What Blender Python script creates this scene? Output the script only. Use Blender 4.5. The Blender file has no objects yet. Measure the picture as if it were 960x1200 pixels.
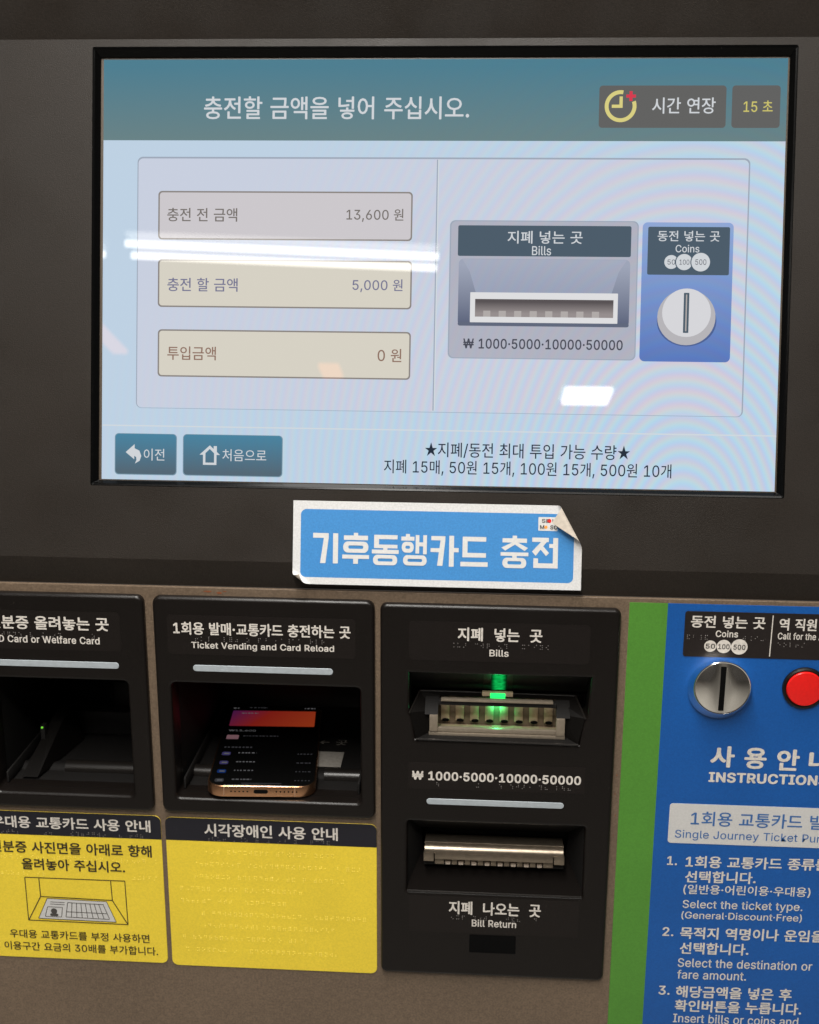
import bpy, bmesh, math, random
from mathutils import Matrix, Vector
random.seed(7)
C = bpy.context.scene.collection
SC = bpy.context.scene
S = 0.00105                      # one plan unit in metres
TH = math.radians(12.148)        # lean of the display housing
HZ = 1.15                        # height of the crease between housing and lower plate
cs, sn = math.cos(TH), math.sin(TH)
# lower plate frame: u right, v up, w out of the plate
FL = Matrix(((1, 0, 0, 0), (0, 0, -1, 0), (0, 1, 0, HZ), (0, 0, 0, 1)))
# housing frame: leans back by TH about the crease
FU = FL @ Matrix(((1, 0, 0, 0), (0, cs, sn, 0), (0, -sn, cs, 0), (0, 0, 0, 1)))

# ------------------------------------------------------------------ camera, world, lights
cam_d = bpy.data.cameras.new("camera")
cam = bpy.data.objects.new("camera", cam_d)
C.objects.link(cam)
cam_d.sensor_fit = 'HORIZONTAL'
cam_d.sensor_width = 36.0
cam_d.lens = 1430.28 / 960 * 36.0
cam_d.clip_start = 0.02
cam_d.clip_end = 60
R = Matrix(((0.99790789, -0.02037002, 0.06135885), (0.00399765, 0.96669268, 0.25590872), (-0.06452801, -0.25512804, 0.96475169)))
cam.matrix_world = FL @ (Matrix.Translation(Vector((31.8447, 238.6937, 703.9355)) * S) @ R.to_4x4())
SC.camera = cam
cam_d.dof.use_dof = True
cam_d.dof.focus_distance = 0.775
cam_d.dof.aperture_fstop = 15

SC.view_settings.view_transform = 'Standard'
SC.view_settings.look = 'None'
SC.view_settings.exposure = 0
SC.view_settings.gamma = 1
world = bpy.data.worlds.new("World")
SC.world = world
world.use_nodes = True
world.node_tree.nodes['Background'].inputs[0].default_value = (0.9, 0.82, 0.74, 1)
world.node_tree.nodes['Background'].inputs[1].default_value = 0.055

def area(name, loc, size, size_y, power, col, target):
    d = bpy.data.lights.new(name, 'AREA')
    d.shape = 'RECTANGLE'; d.size = size; d.size_y = size_y; d.energy = power; d.color = col
    o = bpy.data.objects.new(name, d)
    C.objects.link(o)
    o.location = loc
    o.rotation_euler = (Vector(target) - Vector(loc)).to_track_quat('-Z', 'Y').to_euler()
    return o
area("ceiling_row_light", (-0.15, -0.50, 2.42), 1.9, 0.22, 60, (1.0, 0.965, 0.91), (-0.1, -0.5, 0))
area("hall_fill_light", (0.2, -1.8, 2.75), 2.0, 0.2, 22, (1.0, 0.96, 0.90), (0.1, -1.2, 0.6))  # added front fill behind the camera, kept out of the screen's mirror view

# ------------------------------------------------------------------ materials
def lin(c):
    return tuple(((x / 255) / 12.92 if x / 255 <= 0.04045 else ((x / 255 + 0.055) / 1.055) ** 2.4) for x in c)

def pbr(name, rgb, rough=0.5, metal=0.0, spec=0.5, bump=None, vary=None, rvary=0.0, coat=0.0):
    """rgb is linear; bump = (scale, strength, distance); vary = (scale, amount)."""
    m = bpy.data.materials.new(name); m.use_nodes = True
    nt = m.node_tree; b = nt.nodes['Principled BSDF']
    b.inputs['Base Color'].default_value = (*rgb, 1)
    b.inputs['Roughness'].default_value = rough
    b.inputs['Metallic'].default_value = metal
    b.inputs['Specular IOR Level'].default_value = spec
    b.inputs['Coat Weight'].default_value = coat
    tc = nt.nodes.new('ShaderNodeTexCoord')
    if vary:
        out = None
        for sc_, am in vary:
            n = nt.nodes.new('ShaderNodeTexNoise'); n.inputs['Scale'].default_value = sc_; n.inputs['Detail'].default_value = 5
            nt.links.new(tc.outputs['Object'], n.inputs['Vector'])
            mr = nt.nodes.new('ShaderNodeMapRange')
            mr.inputs[1].default_value = 0.3; mr.inputs[2].default_value = 0.7
            mr.inputs[3].default_value = 1 - am; mr.inputs[4].default_value = 1 + am
            nt.links.new(n.outputs[0], mr.inputs[0])
            if out is None: out = mr.outputs[0]
            else:
                mm = nt.nodes.new('ShaderNodeMath'); mm.operation = 'MULTIPLY'
                nt.links.new(out, mm.inputs[0]); nt.links.new(mr.outputs[0], mm.inputs[1]); out = mm.outputs[0]
        vm = nt.nodes.new('ShaderNodeVectorMath'); vm.operation = 'SCALE'
        vm.inputs[0].default_value = rgb
        nt.links.new(out, vm.inputs['Scale'])
        nt.links.new(vm.outputs[0], b.inputs['Base Color'])
    if rvary:
        n = nt.nodes.new('ShaderNodeTexNoise'); n.inputs['Scale'].default_value = 22; n.inputs['Detail'].default_value = 6
        nt.links.new(tc.outputs['Object'], n.inputs['Vector'])
        mr = nt.nodes.new('ShaderNodeMapRange'); mr.inputs[1].default_value = 0.3; mr.inputs[2].default_value = 0.7
        mr.inputs[3].default_value = max(0.02, rough - rvary); mr.inputs[4].default_value = rough + rvary
        nt.links.new(n.outputs[0], mr.inputs[0]); nt.links.new(mr.outputs[0], b.inputs['Roughness'])
    if bump:
        n = nt.nodes.new('ShaderNodeTexNoise'); n.inputs['Scale'].default_value = bump[0]; n.inputs['Detail'].default_value = 3
        bp = nt.nodes.new('ShaderNodeBump'); bp.inputs['Strength'].default_value = bump[1]; bp.inputs['Distance'].default_value = bump[2]
        nt.links.new(tc.outputs['Object'], n.inputs['Vector']); nt.links.new(n.outputs[0], bp.inputs['Height'])
        nt.links.new(bp.outputs[0], b.inputs['Normal'])
    return m

def emis(name, srgb, k=1.0, moire=0.0, grad=None):
    """A lit picture element of a screen. grad = (colour at the foot, v0, v1) in plan units up the screen."""
    m = bpy.data.materials.new(name); m.use_nodes = True
    nt = m.node_tree; nt.nodes.remove(nt.nodes['Principled BSDF'])
    e = nt.nodes.new('ShaderNodeEmission'); e.inputs[0].default_value = (*lin(srgb), 1); e.inputs[1].default_value = k
    nt.links.new(e.outputs[0], nt.nodes['Material Output'].inputs[0])
    if name.startswith('screen_'):
        # the touch surface over the pixels mirrors the hall
        g = nt.nodes.new('ShaderNodeBsdfGlossy'); g.inputs['Roughness'].default_value = 0.003
        fr = nt.nodes.new('ShaderNodeFresnel'); fr.inputs['IOR'].default_value = 1.5
        nt.links.new(fr.outputs[0], g.inputs['Color'])
        ad = nt.nodes.new('ShaderNodeAddShader')
        nt.links.new(e.outputs[0], ad.inputs[0]); nt.links.new(g.outputs[0], ad.inputs[1])
        nt.links.new(ad.outputs[0], nt.nodes['Material Output'].inputs[0])
    src = None
    tc = nt.nodes.new('ShaderNodeTexCoord'); sp = nt.nodes.new('ShaderNodeSeparateXYZ')
    nt.links.new(tc.outputs['Object'], sp.inputs[0])
    if grad:
        mr = nt.nodes.new('ShaderNodeMapRange'); mr.inputs[1].default_value = grad[1] * S; mr.inputs[2].default_value = grad[2] * S
        nt.links.new(sp.outputs[1], mr.inputs[0])
        mx = nt.nodes.new('ShaderNodeMix'); mx.data_type = 'RGBA'
        mx.inputs[6].default_value = (*lin(grad[0]), 1); mx.inputs[7].default_value = (*lin(srgb), 1)
        nt.links.new(mr.outputs[0], mx.inputs[0]); src = mx.outputs[2]
        nt.links.new(src, e.inputs[0])
    if moire:
        # interference bands of the panel's pixel grid: elliptical rings, phase shifted per primary
        def math_(op, a, b):
            n = nt.nodes.new('ShaderNodeMath'); n.operation = op
            for i, x in enumerate((a, b)):
                if x is None: continue
                if isinstance(x, (int, float)): n.inputs[i].default_value = x
                else: nt.links.new(x, n.inputs[i])
            return n.outputs[0]
        U = math_('DIVIDE', sp.outputs[0], S); V = math_('DIVIDE', sp.outputs[1], S)
        dx = math_('SUBTRACT', U, 150.0); dy = math_('SUBTRACT', V, 35.0)
        d2 = math_('ADD', math_('MULTIPLY', dx, dx), math_('MULTIPLY', math_('MULTIPLY', dy, dy), 0.40))
        rr = math_('SQRT', d2, None)
        nz = nt.nodes.new('ShaderNodeTexNoise'); nz.inputs['Scale'].default_value = 9
        nt.links.new(tc.outputs['Object'], nz.inputs['Vector'])
        ph = math_('ADD', math_('MULTIPLY', rr, 2 * math.pi / 5.4), math_('MULTIPLY', nz.outputs[0], 9.0))
        am = nt.nodes.new('ShaderNodeMapRange'); am.inputs[1].default_value = -170; am.inputs[2].default_value = 200
        am.inputs[3].default_value = 0.0; am.inputs[4].default_value = 1.0
        nt.links.new(math_('SUBTRACT', U, math_('MULTIPLY', math_('SUBTRACT', V, 190), 0.8)), am.inputs[0])
        cmb = nt.nodes.new('ShaderNodeCombineXYZ')
        for i, sh in enumerate((0.0, 2.1, 3.6)):
            s_ = math_('SINE', math_('ADD', ph, sh), None)
            s_ = math_('MULTIPLY', s_, (moire, moire * 0.55, moire * 0.7)[i])
            s_ = math_('ADD', math_('MULTIPLY', s_, am.outputs[0]), 1.0)
            nt.links.new(s_, cmb.inputs[i])
        vm = nt.nodes.new('ShaderNodeVectorMath'); vm.operation = 'MULTIPLY'
        if src is not None: nt.links.new(src, vm.inputs[0])
        else: vm.inputs[0].default_value = lin(srgb)
        nt.links.new(cmb.outputs[0], vm.inputs[1])
        nt.links.new(vm.outputs[0], e.inputs[0])
    return m

M = {}
M['housing'] = pbr('housing_plastic', (0.0165, 0.0130, 0.0103), 0.44, spec=0.24, bump=(1500, 0.35, 0.0004), vary=[(900, 0.22), (12, 0.12)], rvary=0.08)
M['module'] = pbr('module_plastic', (0.0064, 0.0049, 0.0042), 0.33, spec=0.28, bump=(1600, 0.30, 0.0003), vary=[(1000, 0.2)], rvary=0.05)
M['cavity'] = pbr('cavity_plastic', (0.008, 0.0072, 0.0068), 0.62, spec=0.3, bump=(1200, 0.2, 0.0003))
M['gloss'] = pbr('gloss_black', (0.002, 0.002, 0.002), 0.16, spec=0.10, bump=(60, 0.03, 0.0005))
M['plate'] = pbr('bronze_paint', (0.138, 0.098, 0.066), 0.42, bump=(900, 0.35, 0.0004), vary=[(700, 0.22), (9, 0.10), (260, 0.10)], rvary=0.08)
M['label_film'] = pbr('label_film', (0.0080, 0.0058, 0.0050), 0.42, spec=0.3, bump=(700, 0.12, 0.0003), vary=[(900, 0.15)])
M['lightbar'] = pbr('light_bar_plastic', (0.36, 0.40, 0.43), 0.4, vary=[(300, 0.06)])
M['print_white'] = pbr('print_white', (0.62, 0.58, 0.53), 0.5, vary=[(700, 0.12)])
M['print_black'] = pbr('print_black', (0.030, 0.022, 0.012), 0.5)
M['print_ink'] = pbr('print_ink', (0.06, 0.055, 0.05), 0.5)
M['print_blue'] = pbr('print_blue', (0.035, 0.13, 0.36), 0.5)
M['yellow'] = pbr('yellow_film', (0.80, 0.60, 0.042), 0.42, bump=(500, 0.10, 0.0003), vary=[(900, 0.07), (18, 0.05)])
M['yellow_dot'] = pbr('yellow_dot', (0.86, 0.68, 0.09), 0.3)  # lighter than the film: the domes' pale highlights put into the colour
M['navy'] = pbr('navy_film', (0.008, 0.008, 0.014), 0.42, vary=[(900, 0.1)])
M['green'] = pbr('green_film', (0.072, 0.235, 0.028), 0.42, bump=(500, 0.08, 0.0003), vary=[(900, 0.10), (15, 0.05)])
M['blue'] = pbr('blue_film', (0.004, 0.083, 0.33), 0.40, bump=(500, 0.08, 0.0003), vary=[(900, 0.10), (15, 0.05)])
M['black_film'] = pbr('black_film', (0.014, 0.0102, 0.0094), 0.42, spec=0.4, vary=[(900, 0.15)])
M['white_film'] = pbr('white_film', (0.56, 0.555, 0.545), 0.45, vary=[(800, 0.05)])
M['chrome'] = pbr('brushed_chrome', (0.88, 0.86, 0.82), 0.15, 1.0, bump=(120, 0.02, 0.0003), rvary=0.04)
M['satin'] = pbr('satin_metal', (0.34, 0.285, 0.22), 0.36, 0.6, bump=(600, 0.1, 0.0003), vary=[(300, 0.1)])
M['tan'] = pbr('tan_plastic', (0.42, 0.32, 0.21), 0.5, vary=[(120, 0.15)])
M['rim'] = pbr('rim_plastic', (0.010, 0.0085, 0.0075), 0.30, spec=0.35)
M['chin'] = pbr('chin_plastic', (0.006, 0.005, 0.0045), 0.25, spec=0.0)
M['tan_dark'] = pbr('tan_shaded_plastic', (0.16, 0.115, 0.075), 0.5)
M['deep'] = pbr('deep_black_plastic', (0.004, 0.0034, 0.003), 0.5, spec=0.10)
M['shutter'] = pbr('shutter_metal', (0.26, 0.215, 0.165), 0.32, 0.85, bump=(500, 0.12, 0.0003), vary=[(260, 0.14)])
M['red'] = pbr('red_button', (0.72, 0.010, 0.008), 0.35, vary=[(500, 0.05)])
M['black'] = pbr('black_hole', (0.0015, 0.0015, 0.0015), 0.9, spec=0.1)
M['braille'] = pbr('braille_clear', (0.10, 0.09, 0.083), 0.3)
M['gold'] = pbr('gold_metal', (0.78, 0.42, 0.23), 0.27, 1.0, rvary=0.04)
M['gold_dark'] = pbr('gold_seam', (0.30, 0.17, 0.10), 0.5)
M['paper'] = pbr('paper_back', (0.50, 0.44, 0.37), 0.7, vary=[(400, 0.12)])
M['tag'] = pbr('grey_tag', (0.30, 0.28, 0.25), 0.5, vary=[(400, 0.15)])
M['phone_glass'] = pbr('phone_glass', (0.003, 0.003, 0.003), 0.12, spec=0.4)
M['lamp_body'] = pbr('lamp_body', (0.75, 0.75, 0.73), 0.5)
M['rust'] = pbr('rust', (0.20, 0.06, 0.02), 0.8, vary=[(200, 0.3)])
MO = 0.11
E_ = {
 'scr_bg': emis('screen_background', (190, 209, 227), 1, MO),
 'scr_header': emis('screen_header', (78, 126, 144), 1, 0.03, ((104, 130, 134), 275, 318)),
 'scr_panel': emis('screen_panel', (200, 207, 223), 1, MO),
 'scr_panel_edge': emis('screen_panel_edge', (158, 168, 184), 1),
 'scr_line': emis('screen_line', (208, 216, 222), 1),
 'scr_grey': emis('screen_grey_button', (98, 98, 97), 1),
 'scr_white': emis('screen_white', (208, 212, 216), 1),
 'scr_yellow': emis('screen_yellow', (205, 196, 110), 1),
 'scr_clock': emis('screen_clock', (216, 206, 130), 1),
 'scr_red': emis('screen_red', (214, 60, 80), 1),
 'scr_ink1': emis('screen_ink_grey', (118, 112, 108), 1),
 'scr_ink2': emis('screen_ink_violet', (118, 118, 146), 1),
 'scr_ink3': emis('screen_ink_brown', (142, 112, 98), 1),
 'scr_dark': emis('screen_ink_dark', (74, 76, 88), 1),
 'scr_black': emis('screen_ink_black', (38, 48, 62), 1),
 'scr_box1': emis('screen_box_grey', (204, 200, 204), 1),
 'scr_box2': emis('screen_box_cream', (214, 209, 196), 1),
 'scr_boxedge': emis('screen_box_edge', (138, 132, 128), 1),
 'scr_bills': emis('screen_bill_panel', (176, 178, 192), 1, 0.04),
 'scr_slate': emis('screen_slate', (76, 92, 106), 1),
 'scr_bay': emis('screen_bay', (166, 172, 190), 1, 0.04, ((142, 152, 178), 165, 204)),
 'scr_bayside': emis('screen_bay_side', (158, 165, 184), 1, 0, ((92, 100, 124), 165, 200)),
 'scr_bayedge': emis('screen_bay_edge', (96, 104, 124), 1),
 'scr_slotframe': emis('screen_slot_frame', (222, 222, 224), 1),
 'scr_slot': emis('screen_slot', (88, 82, 84), 1, 0, ((150, 142, 142), 171, 178)),
 'scr_tooth': emis('screen_tooth', (176, 170, 168), 1),
 'scr_coin': emis('screen_coin_panel', (142, 168, 214), 1, 0.05, ((92, 122, 188), 145, 225)),
 'scr_knob': emis('screen_knob', (214, 214, 218), 1),
 'scr_knobrim': emis('screen_knob_rim', (182, 180, 184), 1),
 'scr_knobshade': emis('screen_knob_shadow', (78, 98, 148), 1),
 'scr_key': emis('screen_key', (74, 130, 158), 1, 0.03, ((84, 104, 118), 72, 94)),
 'scr_keyedge': emis('screen_key_edge', (120, 150, 168), 1),
 'led_green': emis('green_led', (40, 255, 110), 1.6),
 'led_soft': emis('green_light_guide', (10, 150, 60), 0.62),
 'led_dot': emis('green_dot', (120, 220, 60), 1.0),
 'ph_white': emis('phone_white', (130, 130, 132), 0.4),
 'ph_grey': emis('phone_grey', (80, 80, 84), 0.4),
 'ph_violet': emis('phone_violet', (80, 74, 130), 0.4),
 'ph_blue': emis('phone_blue', (30, 66, 140), 0.4),
 'ph_pink': emis('phone_pink', (150, 110, 118), 0.45),
 'tube': emis('tube_glow', (255, 250, 240), 17),
 'amber': emis('amber_glow', (255, 140, 25), 4.5),
 'spot_glow': emis('spot_glow', (255, 250, 240), 20),
}
M.update(E_)

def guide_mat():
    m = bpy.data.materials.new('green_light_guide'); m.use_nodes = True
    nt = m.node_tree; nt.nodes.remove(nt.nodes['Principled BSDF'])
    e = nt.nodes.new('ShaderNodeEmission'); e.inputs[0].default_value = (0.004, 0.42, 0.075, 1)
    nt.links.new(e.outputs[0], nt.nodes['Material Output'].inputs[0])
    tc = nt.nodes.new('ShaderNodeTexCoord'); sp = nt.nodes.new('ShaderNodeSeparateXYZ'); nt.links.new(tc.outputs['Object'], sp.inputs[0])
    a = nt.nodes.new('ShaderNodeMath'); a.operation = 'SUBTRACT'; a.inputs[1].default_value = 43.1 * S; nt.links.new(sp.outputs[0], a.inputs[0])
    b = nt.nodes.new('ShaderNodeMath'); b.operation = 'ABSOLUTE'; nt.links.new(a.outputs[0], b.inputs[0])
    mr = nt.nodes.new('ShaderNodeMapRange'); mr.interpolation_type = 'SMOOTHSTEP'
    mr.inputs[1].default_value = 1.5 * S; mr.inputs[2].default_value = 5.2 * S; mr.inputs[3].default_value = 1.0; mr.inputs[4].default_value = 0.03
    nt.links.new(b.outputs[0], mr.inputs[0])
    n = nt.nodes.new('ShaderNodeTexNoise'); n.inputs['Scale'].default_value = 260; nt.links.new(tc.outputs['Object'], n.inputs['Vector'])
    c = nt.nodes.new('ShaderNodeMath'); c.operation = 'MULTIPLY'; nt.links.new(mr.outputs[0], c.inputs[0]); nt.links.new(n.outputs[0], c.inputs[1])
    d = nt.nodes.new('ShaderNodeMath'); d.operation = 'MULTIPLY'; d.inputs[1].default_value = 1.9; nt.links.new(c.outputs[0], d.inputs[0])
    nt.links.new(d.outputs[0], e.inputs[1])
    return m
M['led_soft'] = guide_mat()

def card_mat():
    m = bpy.data.materials.new('phone_card_picture'); m.use_nodes = True
    nt = m.node_tree; nt.nodes.remove(nt.nodes['Principled BSDF'])
    e = nt.nodes.new('ShaderNodeEmission'); e.inputs[1].default_value = 0.45
    nt.links.new(e.outputs[0], nt.nodes['Material Output'].inputs[0])
    tc = nt.nodes.new('ShaderNodeTexCoord'); sp = nt.nodes.new('ShaderNodeSeparateXYZ'); nt.links.new(tc.outputs['Object'], sp.inputs[0])
    n = nt.nodes.new('ShaderNodeMath'); n.operation = 'MULTIPLY_ADD'; n.inputs[1].default_value = -0.5
    nt.links.new(sp.outputs[1], n.inputs[0]); nt.links.new(sp.outputs[0], n.inputs[2])
    mr = nt.nodes.new('ShaderNodeMapRange'); mr.inputs[1].default_value = -100 * S; mr.inputs[2].default_value = -20 * S
    nt.links.new(n.outputs[0], mr.inputs[0])
    cr = nt.nodes.new('ShaderNodeValToRGB'); nt.links.new(mr.outputs[0], cr.inputs[0])
    cr.color_ramp.elements[0].color = (*lin((70, 30, 95)), 1)
    cr.color_ramp.elements[1].color = (*lin((190, 72, 34)), 1)
    el = cr.color_ramp.elements.new(0.42); el.color = (*lin((165, 42, 32)), 1)
    nt.links.new(cr.outputs[0], e.inputs[0])
    return m
M['card'] = card_mat()

# ------------------------------------------------------------------ geometry helpers
def link(name, me, mat, parent, frame, props=None):
    """me is in plan units of the frame; it becomes one object whose origin is the frame's."""
    o = bpy.data.objects.new(name, me)
    C.objects.link(o)
    if mat is not None and not me.materials: me.materials.append(M[mat] if isinstance(mat, str) else mat)
    me.transform(Matrix.Scale(S, 4))
    if parent is not None:
        o.parent = parent
        o.matrix_parent_inverse = Matrix.Identity(4)
        o.matrix_basis = parent_world(parent).inverted() @ frame
    else: o.matrix_basis = frame
    for k, v in (props or {}).items(): o[k] = v
    return o

def parent_world(o):
    m = o.matrix_basis.copy()
    while o.parent: o = o.parent; m = o.matrix_basis @ m
    return m

def smooth(me, ang=35):
    for p in me.polygons: p.use_smooth = True
    me.set_sharp_from_angle(angle=math.radians(ang))

def rrect(x0, y0, x1, y1, r=0.0, n=6):
    if x1 < x0: x0, x1 = x1, x0
    if y1 < y0: y0, y1 = y1, y0
    if r <= 0: return [(x0, y0), (x1, y0), (x1, y1), (x0, y1)]
    pts = []
    for cx, cy, a0 in ((x1 - r, y0 + r, -90), (x1 - r, y1 - r, 0), (x0 + r, y1 - r, 90), (x0 + r, y0 + r, 180)):
        for i in range(n + 1):
            a = math.radians(a0 + 90 * i / n); pts.append((cx + r * math.cos(a), cy + r * math.sin(a)))
    return pts

def circ(cx, cy, r, n=40, ry=None):
    ry = ry or r
    return [(cx + r * math.cos(2 * math.pi * i / n), cy + ry * math.sin(2 * math.pi * i / n)) for i in range(n)]

def curve_mesh(contours, t=0.0, bevel=0.0, res=3):
    c = bpy.data.curves.new('tmp', 'CURVE'); c.dimensions = '2D'; c.fill_mode = 'BOTH'
    for pts in contours:
        s = c.splines.new('POLY'); s.points.add(len(pts) - 1)
        for i, p in enumerate(pts): s.points[i].co = (p[0], p[1], 0, 1)
        s.use_cyclic_u = True
    c.extrude = max(0.0, t / 2 - bevel); c.bevel_depth = bevel; c.bevel_resolution = res; c.offset = -bevel
    o = bpy.data.objects.new('tmp', c); C.objects.link(o)
    dg = bpy.context.evaluated_depsgraph_get()
    me = bpy.data.meshes.new_from_object(o.evaluated_get(dg))
    bpy.data.objects.remove(o); bpy.data.curves.remove(c)
    return me

def clean(me):
    me.materials.clear()
    return me

def shape(name, contours, w0, w1, mat, parent, frame=FL, bevel=0.0, props=None, res=3, sm=False):
    """Outline(s) with holes, filled, from w0 (back) to w1 (front)."""
    me = clean(curve_mesh(contours, w1 - w0, bevel, res))
    if w1 - w0 < 1e-6 and not bevel:
        for v in me.vertices: v.co.z = w1
        # face up
        bm = bmesh.new(); bm.from_mesh(me)
        for f in bm.faces:
            if f.normal.z < 0: f.normal_flip()
        bm.to_mesh(me); bm.free()
    else:
        for v in me.vertices: v.co.z += (w0 + w1) / 2
    if bevel or sm: smooth(me, 40)
    return link(name, me, mat, parent, frame, props)

def flat(name, contours, w, mat, parent, frame=FL, props=None):
    return shape(name, contours, w, w, mat, parent, frame, 0, props)

def quads(name, vs, fs, mat, parent, frame=FL, bevel=0.0, props=None, sm=False):
    me = bpy.data.meshes.new(name); me.from_pydata(vs, [], fs)
    bm = bmesh.new(); bm.from_mesh(me)
    bmesh.ops.recalc_face_normals(bm, faces=bm.faces)
    if bevel: bmesh.ops.bevel(bm, geom=bm.edges[:], offset=bevel, segments=2, affect='EDGES', profile=0.5)
    bm.to_mesh(me); bm.free()
    if bevel or sm: smooth(me, 40)
    return link(name, me, mat, parent, frame, props)

def box_data(x0, y0, z0, x1, y1, z1):
    vs = [(x0, y0, z0), (x1, y0, z0), (x1, y1, z0), (x0, y1, z0), (x0, y0, z1), (x1, y0, z1), (x1, y1, z1), (x0, y1, z1)]
    fs = [(0, 3, 2, 1), (4, 5, 6, 7), (0, 1, 5, 4), (1, 2, 6, 5), (2, 3, 7, 6), (3, 0, 4, 7)]
    return vs, fs

def box(name, x0, y0, z0, x1, y1, z1, mat, parent, frame=FL, bevel=0.0, props=None):
    return quads(name, *box_data(x0, y0, z0, x1, y1, z1), mat, parent, frame, bevel, props)

def profile(name, pts, u0, u1, mat, parent, frame=FL, props=None, sm=True, closed=True, ang=30):
    """A (v, w) outline run along u: bars, ridges, chutes."""
    n = len(pts)
    vs = [(u0, v, w) for v, w in pts] + [(u1, v, w) for v, w in pts]
    fs = [(i, (i + 1) % n, n + (i + 1) % n, n + i) for i in range(n if closed else n - 1)]
    if closed: fs += [tuple(range(n))[::-1], tuple(range(n, 2 * n))]
    me = bpy.data.meshes.new(name); me.from_pydata(vs, [], fs)
    bm = bmesh.new(); bm.from_mesh(me); bmesh.ops.recalc_face_normals(bm, faces=bm.faces); bm.to_mesh(me); bm.free()
    if sm: smooth(me, ang)
    return link(name, me, mat, parent, frame, props)

def lathe(name, rings, mat, parent, frame=FL, n=64, props=None, ang=30, cap=True):
    """rings: (cx, cy, r, w)."""
    vs = []; fs = []
    for cx, cy, r, w in rings:
        for i in range(n):
            a = 2 * math.pi * i / n; vs.append((cx + r * math.cos(a), cy + r * math.sin(a), w))
    for k in range(len(rings) - 1):
        for i in range(n):
            j = (i + 1) % n; fs.append((k * n + i, k * n + j, (k + 1) * n + j, (k + 1) * n + i))
    if cap: fs.append(tuple((len(rings) - 1) * n + i for i in range(n)))
    me = bpy.data.meshes.new(name); me.from_pydata(vs, [], fs)
    smooth(me, ang)
    return link(name, me, mat, parent, frame, props)

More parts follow.
